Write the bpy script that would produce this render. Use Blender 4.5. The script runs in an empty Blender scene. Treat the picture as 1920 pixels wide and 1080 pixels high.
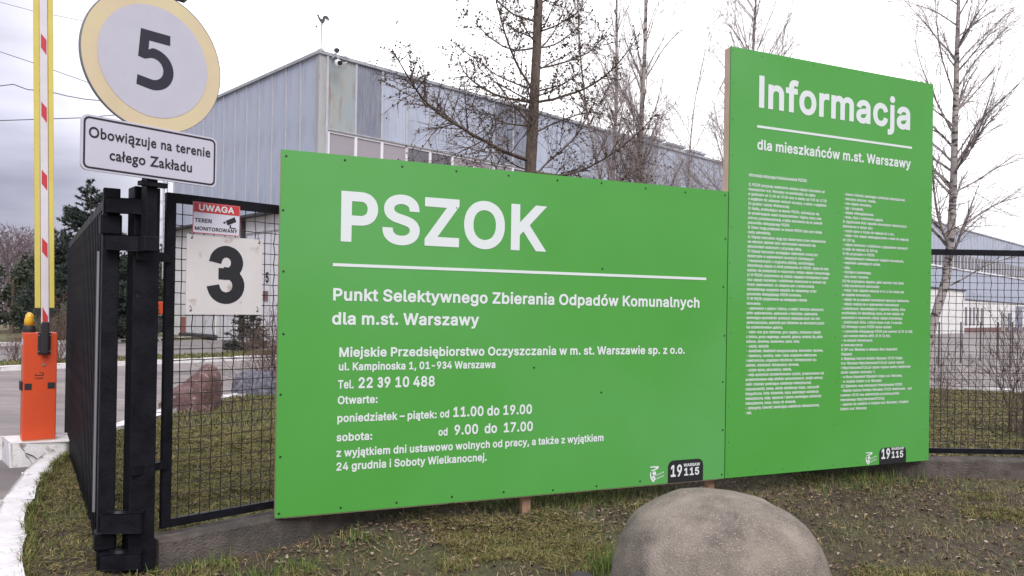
import bpy, math, random
import numpy as np
from mathutils import Vector, Matrix
from mathutils.geometry import tessellate_polygon

random.seed(7)
RNG = np.random.default_rng(11)
SC = bpy.context.scene
COL = SC.collection

# ------------------------------------------------------------------ camera
EYE = 1.55
FPX, SHIFT, PITCH, ROLL = 1480.0, 43 - 1480 * math.tan(0.005), 0.005, 0.016
cam = bpy.data.cameras.new('camera')
cam_ob = bpy.data.objects.new('camera', cam)
COL.objects.link(cam_ob)
cam.sensor_width = 36.0
cam.lens = 36.0 * FPX / 1920.0
cam.shift_y = SHIFT / 1920.0
cam.clip_start, cam.clip_end = 0.05, 1500
CAM_R = Matrix.Rotation(math.pi / 2 + PITCH, 3, 'X') @ Matrix.Rotation(ROLL, 3, 'Z')
cam_ob.matrix_world = Matrix.Translation((0, 0, EYE)) @ CAM_R.to_4x4()
SC.camera = cam_ob

# ------------------------------------------------------------------ sky and sun (overcast, sun behind cloud)
SUN_EL, SUN_AZ = math.radians(46), math.radians(162)     # azimuth clockwise from +Y: behind the camera, veiled
BRIGHT = Vector((math.sin(math.radians(9)) * math.cos(math.radians(34)), math.cos(math.radians(9)) * math.cos(math.radians(34)), math.sin(math.radians(34))))  # thin bright cloud ahead
world = bpy.data.worlds.new('World')
SC.world = world
world.use_nodes = True
nt = world.node_tree
for n in list(nt.nodes):
    nt.nodes.remove(n)
def wn(t, **k):
    n = nt.nodes.new(t)
    for a, b in k.items():
        setattr(n, a, b)
    return n
out = wn('ShaderNodeOutputWorld')
sky = wn('ShaderNodeTexSky', sky_type='NISHITA', sun_disc=False, sun_elevation=SUN_EL, sun_rotation=SUN_AZ)
bg1 = wn('ShaderNodeBackground'); bg1.inputs[1].default_value = 0.09
bg2 = wn('ShaderNodeBackground'); bg2.inputs[1].default_value = 1.0
nt.links.new(sky.outputs[0], bg1.inputs[0])
tc = wn('ShaderNodeTexCoord')
nrm = wn('ShaderNodeVectorMath', operation='NORMALIZE'); nt.links.new(tc.outputs['Generated'], nrm.inputs[0])
sd = Vector((math.sin(SUN_AZ) * math.cos(SUN_EL), math.cos(SUN_AZ) * math.cos(SUN_EL), math.sin(SUN_EL)))
dot = wn('ShaderNodeVectorMath', operation='DOT_PRODUCT'); dot.inputs[1].default_value = BRIGHT
nt.links.new(nrm.outputs[0], dot.inputs[0])
glow = wn('ShaderNodeMapRange'); glow.interpolation_type = 'SMOOTHSTEP'
glow.inputs['From Min'].default_value = 0.70; glow.inputs['From Max'].default_value = 0.90
glow.inputs['To Min'].default_value = 0.0; glow.inputs['To Max'].default_value = 1.0
nt.links.new(dot.outputs['Value'], glow.inputs['Value'])
# cloud layers: stretched noise, flatter towards the horizon
mp = wn('ShaderNodeMapping'); mp.inputs['Scale'].default_value = (1.6, 1.6, 7.0)
nt.links.new(nrm.outputs[0], mp.inputs['Vector'])
nz = wn('ShaderNodeTexNoise'); nz.inputs['Scale'].default_value = 1.5; nz.inputs['Detail'].default_value = 5; nz.inputs['Roughness'].default_value = 0.5
nt.links.new(mp.outputs[0], nz.inputs['Vector'])
ramp = wn('ShaderNodeValToRGB')
ramp.color_ramp.elements[0].position = 0.34; ramp.color_ramp.elements[0].color = (0.215, 0.21, 0.275, 1)
ramp.color_ramp.elements[1].position = 0.66; ramp.color_ramp.elements[1].color = (0.46, 0.455, 0.54, 1)
nt.links.new(nz.outputs['Fac'], ramp.inputs['Fac'])
mixc = wn('ShaderNodeMix', data_type='RGBA')
mixc.inputs['B'].default_value = (1.45, 1.43, 1.46, 1)
nt.links.new(glow.outputs[0], mixc.inputs['Factor'])
sep = wn('ShaderNodeSeparateXYZ'); nt.links.new(nrm.outputs[0], sep.inputs[0])
elev = wn('ShaderNodeMapRange'); elev.inputs['From Min'].default_value = 0.0; elev.inputs['From Max'].default_value = 1.0
elev.inputs['To Min'].default_value = 0.9; elev.inputs['To Max'].default_value = 3.0
nt.links.new(sep.outputs['Z'], elev.inputs['Value'])
lit = wn('ShaderNodeVectorMath', operation='SCALE'); nt.links.new(ramp.outputs[0], lit.inputs[0]); nt.links.new(elev.outputs[0], lit.inputs['Scale'])
nt.links.new(lit.outputs[0], mixc.inputs['A'])
nt.links.new(mixc.outputs['Result'], bg2.inputs[0])
mixs = wn('ShaderNodeMixShader'); mixs.inputs[0].default_value = 0.93
nt.links.new(bg1.outputs[0], mixs.inputs[1]); nt.links.new(bg2.outputs[0], mixs.inputs[2])
nt.links.new(mixs.outputs[0], out.inputs[0])

sl = bpy.data.lights.new('sun', 'SUN')
sl.energy = 2.0; sl.angle = math.radians(40); sl.color = (1.0, 0.97, 0.93)
so = bpy.data.objects.new('sun', sl); COL.objects.link(so)
so.rotation_euler = (-sd).to_track_quat('-Z', 'Y').to_euler()

SC.view_settings.view_transform = 'Standard'
SC.view_settings.look = 'None'
SC.view_settings.gamma = 1.0
SC.view_settings.use_curve_mapping = False
SC.view_settings.exposure = 0.55

# ------------------------------------------------------------------ measured positions
CAMV = Vector((0, 0, EYE))
def ray(x, y):
    return CAM_R @ Vector(((x - 960) / FPX, -(y - 540 - SHIFT) / FPX, -1.0))
def pt(x, y, depth):
    d = ray(x, y)
    return CAMV + d * (depth / d.y)
def gnd(x, y, z=0.0):
    d = ray(x, y)
    return CAMV + d * ((z - EYE) / d.z)

# ------------------------------------------------------------------ materials
def S(r, g, b):
    f = lambda c: (c / 255 / 12.92) if c / 255 <= 0.04045 else ((c / 255 + 0.055) / 1.055) ** 2.4
    return (f(r), f(g), f(b), 1)
MATS = {}
def mat(name, c1, c2=None, scale=5.0, rough=0.7, bump=0.0, bscale=None, metal=0.0, detail=6, lo=0.35, hi=0.65,
        spec=0.5, c3=None, s3=1.0, lo3=0.55, hi3=0.7, stretch=None, rough2=None, attr=None, coat=0.0):
    if name in MATS:
        return MATS[name]
    m = bpy.data.materials.new(name); m.use_nodes = True
    t = m.node_tree; N = t.nodes; L = t.links
    b = N['Principled BSDF']
    b.inputs['Roughness'].default_value = rough
    b.inputs['Metallic'].default_value = metal
    b.inputs['Specular IOR Level'].default_value = spec
    b.inputs['Coat Weight'].default_value = coat
    co = N.new('ShaderNodeTexCoord'); vec = co.outputs['Object']
    if stretch:
        mm = N.new('ShaderNodeMapping'); mm.inputs['Scale'].default_value = stretch
        L.new(vec, mm.inputs['Vector']); vec = mm.outputs[0]
    n1 = None
    if c2 is not None:
        n1 = N.new('ShaderNodeTexNoise'); n1.inputs['Scale'].default_value = scale; n1.inputs['Detail'].default_value = detail
        n1.inputs['Roughness'].default_value = 0.6
        L.new(vec, n1.inputs['Vector'])
        r = N.new('ShaderNodeMapRange'); r.inputs['From Min'].default_value = lo; r.inputs['From Max'].default_value = hi
        L.new(n1.outputs['Fac'], r.inputs['Value'])
        x = N.new('ShaderNodeMix'); x.data_type = 'RGBA'
        x.inputs['A'].default_value = c1; x.inputs['B'].default_value = c2
        L.new(r.outputs[0], x.inputs['Factor'])
        colout = x.outputs['Result']
        if rough2 is not None:
            rr = N.new('ShaderNodeMapRange'); rr.inputs['To Min'].default_value = rough; rr.inputs['To Max'].default_value = rough2
            rr.inputs['From Min'].default_value = lo; rr.inputs['From Max'].default_value = hi
            L.new(n1.outputs['Fac'], rr.inputs['Value']); L.new(rr.outputs[0], b.inputs['Roughness'])
        if c3 is not None:
            n3 = N.new('ShaderNodeTexNoise'); n3.inputs['Scale'].default_value = s3; n3.inputs['Detail'].default_value = 5
            n3.noise_dimensions = '4D'; n3.inputs['W'].default_value = 3.7
            L.new(vec, n3.inputs['Vector'])
            r3 = N.new('ShaderNodeMapRange'); r3.inputs['From Min'].default_value = lo3; r3.inputs['From Max'].default_value = hi3
            L.new(n3.outputs['Fac'], r3.inputs['Value'])
            x3 = N.new('ShaderNodeMix'); x3.data_type = 'RGBA'; x3.inputs['B'].default_value = c3
            L.new(r3.outputs[0], x3.inputs['Factor']); L.new(colout, x3.inputs['A'])
            colout = x3.outputs['Result']
        if attr:
            a = N.new('ShaderNodeAttribute'); a.attribute_name = attr
            xa = N.new('ShaderNodeMix'); xa.data_type = 'RGBA'; xa.blend_type = 'MULTIPLY'; xa.inputs['Factor'].default_value = 1
            L.new(colout, xa.inputs['A']); L.new(a.outputs['Color'], xa.inputs['B']); colout = xa.outputs['Result']
        L.new(colout, b.inputs['Base Color'])
    elif attr:
        a = N.new('ShaderNodeAttribute'); a.attribute_name = attr
        L.new(a.outputs['Color'], b.inputs['Base Color'])
    else:
        b.inputs['Base Color'].default_value = c1
    if bump > 0:
        nb = N.new('ShaderNodeTexNoise'); nb.inputs['Scale'].default_value = bscale or scale * 4; nb.inputs['Detail'].default_value = 8
        L.new(vec, nb.inputs['Vector'])
        bp = N.new('ShaderNodeBump'); bp.inputs['Strength'].default_value = bump; bp.inputs['Distance'].default_value = 0.02
        L.new(nb.outputs['Fac'], bp.inputs['Height']); L.new(bp.outputs[0], b.inputs['Normal'])
    MATS[name] = m
    return m

# ------------------------------------------------------------------ mesh helpers
def tag(o, label=None, cat=None, group=None, kind=None):
    if label: o['label'] = label
    if cat: o['category'] = cat
    if group: o['group'] = group
    if kind: o['kind'] = kind
    return o
def empty(name, loc, rz=0.0, label=None, cat=None, group=None):
    o = bpy.data.objects.new(name, None); COL.objects.link(o)
    o.location = loc; o.rotation_euler = (0, 0, rz); o.empty_display_size = 0.2
    return tag(o, label, cat, group)
class MB:
    def __init__(s): s.v = []; s.f = []; s.m = []
    def add(s, vs, fs, mi=0):
        b = len(s.v); s.v += [tuple(v) for v in vs]; s.f += [tuple(b + i for i in f) for f in fs]; s.m += [mi] * len(fs); return s
    def box(s, x0, x1, y0, y1, z0, z1, mi=0, rz=0.0, at=(0, 0, 0), tilt=None):
        vs = [Vector((x, y, z)) for z in (z0, z1) for y in (y0, y1) for x in (x0, x1)]
        R = Matrix.Rotation(rz, 3, 'Z')
        if tilt is not None: R = R @ tilt
        vs = [R @ v + Vector(at) for v in vs]
        return s.add(vs, [(0, 2, 3, 1), (4, 5, 7, 6), (0, 1, 5, 4), (2, 6, 7, 3), (0, 4, 6, 2), (1, 3, 7, 5)], mi)
    def poly(s, pts, mi=0):                       # flat polygon, any plane, may be concave
        pts = [Vector(p) for p in pts]
        return s.add(pts, tessellate_polygon([pts]), mi)
    def prism(s, pts, off, mi=0):                 # extrude polygon by vector off
        pts = [Vector(p) for p in pts]; off = Vector(off); n = len(pts)
        t = tessellate_polygon([pts])
        fs = [tuple(q) for q in t] + [tuple(i + n for i in reversed(q)) for q in t] + [(i, (i + 1) % n, (i + 1) % n + n, i + n) for i in range(n)]
        return s.add(pts + [p + off for p in pts], fs, mi)
    def tube(s, path, r, n=8, mi=0, cap=True):
        path = [Vector(p) for p in path]; k = len(path)
        rs = r if isinstance(r, (list, tuple)) else [r] * k
        rings = []; up = Vector((0.13, 0.21, 1)).normalized()
        for i, p in enumerate(path):
            t = (path[min(i + 1, k - 1)] - path[max(i - 1, 0)]).normalized()
            a = t.cross(up)
            if a.length < 0.1: a = t.cross(Vector((1, 0.1, 0)))
            a.normalize(); b = t.cross(a)
            rings += [p + (a * math.cos(2 * math.pi * j / n) + b * math.sin(2 * math.pi * j / n)) * rs[i] for j in range(n)]
        fs = [(i * n + j, i * n + (j + 1) % n, (i + 1) * n + (j + 1) % n, (i + 1) * n + j) for i in range(k - 1) for j in range(n)]
        if cap: fs += [tuple(range(n))[::-1], tuple((k - 1) * n + j for j in range(n))]
        return s.add(rings, fs, mi)
    def disc(s, c, r, u, w, n=24, mi=0, sx=1.0):
        c = Vector(c); u = Vector(u); w = Vector(w)
        return s.poly([c + u * math.cos(2 * math.pi * i / n) * r * sx + w * math.sin(2 * math.pi * i / n) * r for i in range(n)], mi)
    def build(s, name, mats, parent=None, bevel=0.0, smooth=False, **k):
        me = bpy.data.meshes.new(name); me.from_pydata(s.v, [], s.f)
        for m in (mats if isinstance(mats, (list, tuple)) else [mats]): me.materials.append(m)
        if len(set(s.m)) > 1: me.polygons.foreach_set('material_index', s.m)
        if smooth: me.polygons.foreach_set('use_smooth', [True] * len(me.polygons))
        me.update()
        o = bpy.data.objects.new(name, me); COL.objects.link(o)
        if parent: o.parent = parent
        if bevel:
            bv = o.modifiers.new('bevel', 'BEVEL'); bv.width = bevel; bv.segments = 2; bv.limit_method = 'ANGLE'
        return tag(o, **k)
def copy_tree(o, parent=None):
    kids = list(o.children)
    c = o.copy(); COL.objects.link(c)
    if parent: c.parent = parent
    for ch in kids: copy_tree(ch, c)
    return c
def np_obj(name, V, F, mats, parent=None, col=None, smooth=False, **k):
    """fast mesh from numpy arrays; F is an (n,3) or (n,4) array"""
    V = np.asarray(V, np.float32); F = np.asarray(F, np.int32); w = F.shape[1]
    me = bpy.data.meshes.new(name)
    me.vertices.add(len(V)); me.vertices.foreach_set('co', V.ravel())
    me.loops.add(F.size); me.loops.foreach_set('vertex_index', F.ravel())
    me.polygons.add(len(F)); me.polygons.foreach_set('loop_start', np.arange(len(F), dtype=np.int32) * w)
    if col is not None:
        a = me.color_attributes.new('tint', 'FLOAT_COLOR', 'POINT')
        a.data.foreach_set('color', np.asarray(col, np.float32).ravel())
    for m in (mats if isinstance(mats, (list, tuple)) else [mats]): me.materials.append(m)
    me.update(calc_edges=True)
    me.validate()
    if smooth: me.polygons.foreach_set('use_smooth', [True] * len(me.polygons))
    o = bpy.data.objects.new(name, me); COL.objects.link(o)
    if parent: o.parent = parent
    return tag(o, **k)

# ------------------------------------------------------------------ lettering outlines (bold grotesque, drawn glyph by glyph)
GLYPHS = {
'A': (507,[[186,534,294,533,497,-24,378,-24,327,116,324,117,153,117,103,-24,-18,-24,178,519,184,533],[239,368,190,226,193,224,286,224,287,228]]),
'B': (484,[[36,533,243,534,283,531,322,521,350,508,379,486,399,461,413,433,420,409,423,388,422,352,418,330,408,307,391,283,375,269,403,245,415,230,429,207,436,188,441,166,442,123,437,90,425,59,404,30,379,8,341,-11,293,-23,267,-25,36,-24],[149,204,150,82,245,82,281,85,307,94,324,111,329,123,330,135,327,159,314,180,295,195,279,202,262,205],[149,311,243,310,269,315,281,321,299,335,308,352,311,364,311,378,306,397,291,415,267,424,243,427,150,426]]),
'C': (538,[[359,524,397,505,421,489,446,464,457,450,476,419,488,390,495,364,502,324,390,323,378,362,372,376,354,399,333,415,311,424,280,430,242,429,218,422,192,408,168,386,152,361,139,331,130,286,128,245,132,205,139,176,156,140,170,121,183,108,211,89,240,80,259,78,295,80,318,87,340,99,359,115,372,133,381,155,390,185,502,185,495,143,488,116,472,81,452,52,442,41,411,13,390,-1,371,-11,330,-25,285,-32,233,-30,187,-20,145,-1,126,11,99,33,87,45,65,74,39,121,23,176,15,231,15,276,18,302,23,333,32,369,44,397,58,424,87,464,123,496,164,519,190,529,216,536,261,541,318,536]]),
'D': (530,[[36,533,226,534,272,531,298,526,341,512,376,493,395,479,421,454,441,428,463,388,475,352,482,321,486,278,486,233,482,192,474,157,468,135,446,90,432,69,416,50,400,35,374,15,331,-6,293,-18,260,-23,241,-25,36,-24],[150,82,233,82,267,87,288,94,307,103,327,119,344,138,358,164,370,202,374,247,373,288,367,319,356,352,341,376,329,390,317,400,291,415,267,422,241,426,149,426]]),
'E': (446,[[399,-24,36,-24,36,533,397,533,397,428,395,427,149,426,151,311,379,311,380,309,380,207,379,204,150,203,149,83,400,81]]),
'F': (438,[[36,-24,35,533,393,534,393,427,149,426,149,304,369,303,371,302,371,197,150,195,149,-24]]),
'G': (548,[[204,534,230,539,259,541,302,539,352,526,378,515,399,503,428,481,447,462,467,436,488,393,502,338,505,326,502,323,392,323,389,326,381,350,372,371,362,386,345,404,321,420,302,427,280,430,245,429,230,427,206,417,187,405,170,388,156,369,146,350,135,316,130,286,128,264,130,221,139,176,156,140,168,124,180,111,206,92,240,81,259,78,297,80,326,89,342,99,359,114,372,131,381,150,389,181,389,188,387,191,259,174,259,280,502,280,503,278,503,186,500,155,490,116,471,76,457,55,440,36,411,11,376,-10,349,-20,323,-27,287,-32,252,-32,218,-28,168,-13,152,-5,126,11,92,39,75,59,58,83,39,121,30,147,23,176,15,231,17,297,23,333,29,359,47,405,75,450,104,481,126,498,149,513,168,522]]),
'H': (544,[[36,533,149,533,149,316,152,314,367,315,367,533,482,533,480,-24,368,-24,367,204,364,207,151,207,149,-24,36,-24]]),
'I': (202,[[143,534,144,533,144,-22,143,-25,33,-25,30,-22,30,533]]),
'J': (424,[[361,533,362,145,357,100,352,81,343,57,324,28,299,4,273,-12,249,-22,233,-27,202,-32,168,-32,128,-25,102,-15,80,-3,56,16,36,40,22,66,13,95,8,128,9,197,121,198,123,195,123,136,124,124,129,107,137,94,156,80,178,75,206,78,225,87,233,95,240,107,245,124,246,136,246,531,249,534]]),
'K': (494,[[495,-25,360,-25,198,202,193,205,150,161,149,-24,36,-24,36,533,149,533,150,315,352,533,499,530,276,288,276,285,494,-20]]),
'L': (420,[[36,533,149,533,149,83,386,81,385,-24,36,-24]]),
'M': (656,[[592,533,591,-24,481,-25,479,-22,479,278,360,-23,357,-25,272,-25,269,-24,266,-17,148,280,146,-24,36,-24,35,533,169,533,314,158,459,533]]),
'N': (551,[[488,533,488,-24,374,-25,372,-23,150,326,149,-22,148,-25,36,-24,35,533,151,533,372,185,373,188,373,533]]),
'O': (561,[[285,-32,249,-32,228,-29,180,-17,140,2,123,13,97,35,65,74,41,116,29,150,23,176,15,233,15,276,18,302,27,352,46,402,74,447,109,484,123,496,149,512,171,522,197,531,230,539,261,541,297,539,318,536,364,522,406,498,430,480,447,463,479,419,498,378,505,357,514,314,518,271,517,214,512,181,505,152,495,124,485,102,472,78,455,55,423,23,385,-3,337,-23,306,-29],[242,429,218,422,192,408,174,393,153,364,139,331,132,300,128,264,130,221,136,186,148,155,160,133,183,108,206,92,230,83,259,78,276,78,311,85,335,96,359,115,376,138,390,164,401,200,405,231,405,278,400,312,391,343,376,371,352,400,330,415,302,427,280,430]]),
'P': (472,[[36,-24,35,533,255,533,279,531,302,526,329,517,348,508,378,485,401,459,413,440,420,423,429,395,434,354,432,316,422,278,408,247,394,226,374,206,348,187,322,175,291,166,252,161,150,160,149,-24],[149,269,250,268,274,273,295,285,303,292,313,309,320,340,317,371,313,385,305,400,288,415,274,422,252,426,150,426]]),
'R': (476,[[36,533,236,534,257,533,293,529,319,522,355,505,383,483,401,464,418,435,429,402,435,357,431,314,422,280,403,245,381,220,349,197,461,-8,468,-24,338,-25,231,173,152,173,149,171,149,-24,36,-24],[149,426,151,280,245,280,264,282,281,287,295,294,308,307,313,314,319,333,320,366,315,385,311,395,295,412,276,422,252,426]]),
'S': (474,[[262,539,288,534,323,522,357,503,385,479,405,453,417,426,424,400,428,355,426,353,316,354,310,388,303,403,297,410,283,420,266,427,250,432,226,433,200,432,183,427,157,412,146,400,141,388,142,362,146,355,154,346,176,332,207,321,281,301,321,287,359,268,385,248,398,236,412,217,427,186,434,148,431,110,420,72,403,43,378,16,347,-5,309,-22,269,-31,242,-34,204,-34,181,-31,154,-26,119,-14,85,4,55,31,37,55,23,86,16,112,12,161,126,161,132,124,137,112,144,103,159,90,173,83,188,78,212,75,245,75,259,78,276,83,297,95,308,105,317,119,320,136,320,150,314,161,302,173,290,180,254,194,145,226,104,245,81,261,63,276,54,288,37,317,28,355,28,391,34,422,47,450,66,476,81,491,100,506,131,522,166,534,209,540]]),
'T': (476,[[169,-25,168,-22,168,426,7,428,7,533,441,534,441,427,282,426,281,-24]]),
'U': (545,[[481,534,482,153,479,134,470,101,461,79,448,58,432,37,417,22,383,-2,348,-19,300,-31,276,-33,241,-33,202,-28,183,-24,157,-14,119,7,88,34,61,70,47,101,37,141,35,158,36,533,148,534,149,532,149,179,152,151,159,132,166,120,179,104,193,93,207,86,222,81,248,76,269,76,288,79,305,84,317,89,333,100,353,122,365,151,368,177,368,532,369,534]]),
'W': (714,[[702,533,549,-25,437,-24,344,315,341,314,249,-24,136,-24,-16,533,102,533,194,180,287,533,399,533,492,181,494,185,584,533]]),
'Y': (499,[[291,-25,179,-24,178,202,-28,533,105,533,236,319,367,534,500,533,293,202,293,-22]]),
'Z': (466,[[423,-25,17,-24,17,52,18,57,272,426,16,428,16,533,422,533,422,454,167,83,423,82]]),
'a': (417,[[361,-24,254,-25,252,-23,251,-9,220,-24,194,-31,175,-33,144,-33,130,-31,99,-24,73,-12,49,5,29,27,17,48,10,67,5,96,5,122,8,139,15,160,22,174,36,193,58,211,99,230,151,242,239,253,249,255,250,258,247,279,239,292,225,301,204,306,173,304,149,294,132,279,113,244,10,274,8,277,31,329,49,352,68,370,104,391,132,401,168,408,213,409,247,403,280,392,306,377,331,353,345,331,352,315,359,289,361,270],[281,162,230,150,166,141,137,133,128,128,120,120,117,108,120,91,125,83,132,78,154,71,189,71,206,76,220,83,233,93,245,112,251,138,256,140]]),
'b': (452,[[28,533,138,534,140,383,169,399,207,409,250,409,283,402,304,394,321,385,347,366,370,341,386,315,403,277,412,237,415,203,415,172,410,127,398,87,389,65,374,41,359,22,338,3,307,-17,281,-26,262,-31,243,-33,214,-33,185,-28,166,-21,138,-3,135,-25,31,-25,28,-23],[209,304,195,301,179,294,163,279,156,270,149,256,142,234,137,184,140,158,144,137,151,118,161,101,172,89,185,79,202,73,228,72,250,77,262,83,276,97,288,115,300,153,303,182,303,208,298,237,293,251,284,270,273,284,257,297,245,301,231,304]]),
'c': (423,[[231,409,257,404,288,394,315,380,340,360,360,337,372,318,384,289,393,260,388,258,286,232,277,260,270,275,262,285,246,297,224,304,198,304,181,301,169,296,160,290,149,279,138,263,128,239,124,220,121,198,124,156,130,129,138,113,152,94,167,81,184,74,207,71,219,72,238,76,259,89,273,106,288,147,394,120,382,79,368,51,350,28,327,5,296,-14,262,-26,224,-33,191,-33,153,-26,115,-11,86,7,57,37,33,75,19,113,12,146,9,170,9,206,16,253,30,296,49,329,72,356,103,381,141,399,184,409]]),
'd': (452,[[396,534,397,-23,396,-25,291,-25,288,-23,288,-6,286,-4,267,-17,238,-28,210,-33,181,-33,143,-26,108,-11,77,12,52,39,30,77,21,103,14,129,9,170,9,208,12,232,23,282,38,315,59,346,86,373,107,387,148,404,181,409,210,409,229,407,257,398,284,383,285,387,286,533],[193,304,179,301,163,294,149,282,140,270,133,256,126,234,121,201,121,177,128,137,135,118,147,98,160,86,177,76,198,72,212,72,234,77,246,83,258,94,270,110,277,127,284,153,287,172,287,206,282,237,278,251,270,268,262,279,248,292,236,299,215,304]]),
'e': (431,[[155,404,191,409,219,409,243,406,277,397,310,380,331,364,351,344,361,329,379,294,390,260,396,210,396,145,125,144,126,134,134,115,145,98,153,91,172,79,198,72,229,72,246,76,260,84,272,95,277,103,291,135,397,108,382,65,375,51,358,27,343,12,317,-7,286,-21,262,-28,229,-33,196,-33,174,-31,138,-21,107,-7,84,9,54,39,33,75,16,120,9,168,9,206,14,244,21,270,30,296,49,329,64,348,79,363,112,387,134,397],[281,239,272,265,263,279,254,289,231,302,212,305,186,303,172,299,160,292,145,279,138,270,125,244,265,237,279,237]]),
'f': (281,[[58,-25,55,-22,55,300,54,302,-18,303,-18,402,-15,405,54,405,55,407,55,440,58,459,68,488,86,514,96,524,118,538,142,548,175,555,204,555,242,548,273,535,245,438,242,436,208,448,185,448,172,442,167,430,168,405,252,404,253,304,251,302,167,302,166,-24]]),
'g': (453,[[396,404,397,401,397,-18,396,-37,392,-58,379,-91,358,-120,329,-144,300,-159,262,-170,224,-175,188,-175,165,-173,127,-164,96,-150,67,-130,50,-113,36,-94,21,-68,18,-61,19,-58,107,-8,110,-9,137,-46,148,-56,165,-66,181,-71,193,-72,217,-72,241,-68,262,-59,277,-44,284,-27,287,4,286,6,253,-11,227,-18,200,-21,165,-18,136,-11,107,1,79,20,57,42,40,66,26,94,14,135,9,173,9,211,14,249,23,282,38,316,59,347,87,373,105,386,124,395,153,405,193,410,231,407,255,400,286,382,288,385,288,401,291,404],[210,305,193,304,174,300,165,295,147,280,138,266,131,251,125,232,121,204,121,180,124,161,131,135,138,120,146,108,160,96,174,89,196,84,215,84,236,89,246,93,259,104,268,113,278,132,282,144,287,170,287,206,285,228,279,249,270,268,257,285,241,297,229,302]]),
'h': (438,[[28,533,139,533,140,384,171,400,202,408,238,410,259,407,285,400,319,383,341,364,357,342,367,323,374,304,381,266,381,-25,271,-24,269,257,262,278,250,292,235,300,219,304,190,302,169,293,159,285,151,276,142,254,139,238,138,-24,28,-24]]),
'i': (194,[[29,-25,28,402,29,405,136,405,139,402,139,-22,136,-25],[151,500,143,478,139,471,127,458,103,446,86,444,74,444,62,447,48,453,31,469,25,476,18,492,16,516,24,540,41,560,62,572,77,575,91,575,105,572,117,566,127,560,137,550,149,528,151,514]]),
'j': (194,[[137,404,138,-46,133,-79,121,-107,110,-124,92,-141,78,-151,61,-159,37,-165,18,-168,-32,-168,-35,-165,-34,-63,15,-60,23,-53,27,-38,27,402,30,404],[17,495,17,523,27,545,37,557,47,565,71,574,97,574,121,564,140,545,150,523,150,495,140,473,123,456,111,449,94,444,71,445,56,449,47,454,35,463,27,473]]),
'k': (408,[[28,533,139,533,140,267,274,404,364,402,410,400,234,216,422,-22,421,-25,281,-24,160,130,150,141,139,130,138,-24,28,-24]]),
'l': (217,[[31,534,139,533,139,85,143,77,159,77,188,84,189,83,209,-16,181,-23,154,-27,126,-27,93,-21,74,-11,57,2,44,19,35,38,28,71,28,533]]),
'm': (637,[[581,-24,471,-24,470,269,465,283,457,293,440,302,424,305,404,305,383,296,369,280,361,261,359,-25,250,-24,249,269,245,280,233,295,219,303,204,305,181,303,169,298,159,291,147,276,140,254,138,-24,29,-24,28,404,135,405,138,385,159,398,185,407,209,411,243,410,262,405,285,394,300,383,319,363,321,363,348,385,371,398,390,405,416,410,447,411,474,407,502,397,526,383,549,361,567,333,577,304,581,278]]),
'n': (437,[[381,-25,271,-24,269,257,262,278,250,292,235,300,219,304,190,302,169,293,159,285,151,276,142,254,139,238,138,-24,28,-24,29,404,135,405,138,382,166,398,190,405,216,410,259,407,285,400,307,391,328,376,346,359,367,323,377,295,381,266]]),
'o': (443,[[167,406,193,409,222,409,248,406,288,394,324,373,351,348,375,315,391,279,403,232,406,191,403,144,399,120,389,91,370,53,350,28,331,9,312,-5,279,-21,243,-31,222,-33,191,-33,160,-28,127,-17,96,0,61,32,42,58,26,91,14,132,9,170,9,206,12,229,21,270,38,310,54,337,71,356,88,370,110,385,129,395],[196,304,181,301,162,292,145,275,138,263,128,239,124,220,121,177,124,156,130,129,141,108,152,94,167,81,184,74,196,72,219,72,238,76,253,84,267,97,275,108,284,127,291,153,294,179,294,206,284,248,275,268,265,281,253,292,234,301,219,304]]),
'p': (452,[[29,-167,28,402,31,404,135,404,138,381,162,396,178,403,197,407,235,410,259,407,281,403,319,386,352,362,367,345,379,328,398,290,410,250,415,204,415,173,413,145,403,100,386,62,372,38,345,9,309,-15,278,-27,238,-33,202,-32,169,-22,140,-5,138,-167],[219,72,235,73,252,78,264,85,277,97,286,112,295,133,301,157,303,183,300,226,291,257,283,271,269,288,259,295,243,302,226,305,214,305,190,300,171,288,164,281,154,266,146,250,140,221,137,195,142,145,149,121,158,104,163,97,181,82,195,75]]),
'r': (287,[[29,-24,28,404,135,405,138,387,166,402,200,410,238,410,266,407,268,404,268,292,266,291,226,300,200,301,183,298,160,285,149,273,142,259,139,245,138,-24]]),
's': (392,[[240,404,261,397,280,387,304,370,314,360,328,341,340,320,355,272,254,248,251,251,239,282,223,300,206,306,180,307,161,304,142,294,135,284,135,270,143,260,159,253,242,232,275,221,299,209,321,193,340,168,352,141,356,118,355,87,352,72,343,48,327,25,306,5,275,-14,242,-26,199,-33,163,-33,123,-26,85,-12,63,2,44,20,31,37,22,53,13,79,6,113,111,135,120,106,129,89,147,76,175,70,202,72,218,76,228,81,241,94,243,101,243,108,234,120,218,128,142,146,106,157,83,169,56,188,39,210,27,237,22,265,22,284,25,303,32,325,46,348,68,371,97,390,135,404,163,409,204,409]]),
't': (255,[[42,496,149,496,151,493,151,406,227,404,229,403,228,303,154,302,151,300,151,93,153,81,156,77,161,76,180,75,216,82,221,81,242,-14,237,-17,213,-24,185,-29,154,-29,118,-22,96,-13,76,3,58,24,48,43,41,69,40,88,40,300,37,302,-15,302,-18,305,-18,403,-15,404,39,406,40,493]]),
'u': (438,[[29,404,138,404,140,125,147,104,162,86,181,77,200,75,228,80,247,91,262,109,269,130,271,142,271,403,381,404,381,-25,276,-25,273,-22,273,-6,271,-4,240,-20,209,-28,169,-30,150,-28,131,-23,107,-14,88,-2,68,16,54,35,40,63,32,87,28,121]]),
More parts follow.
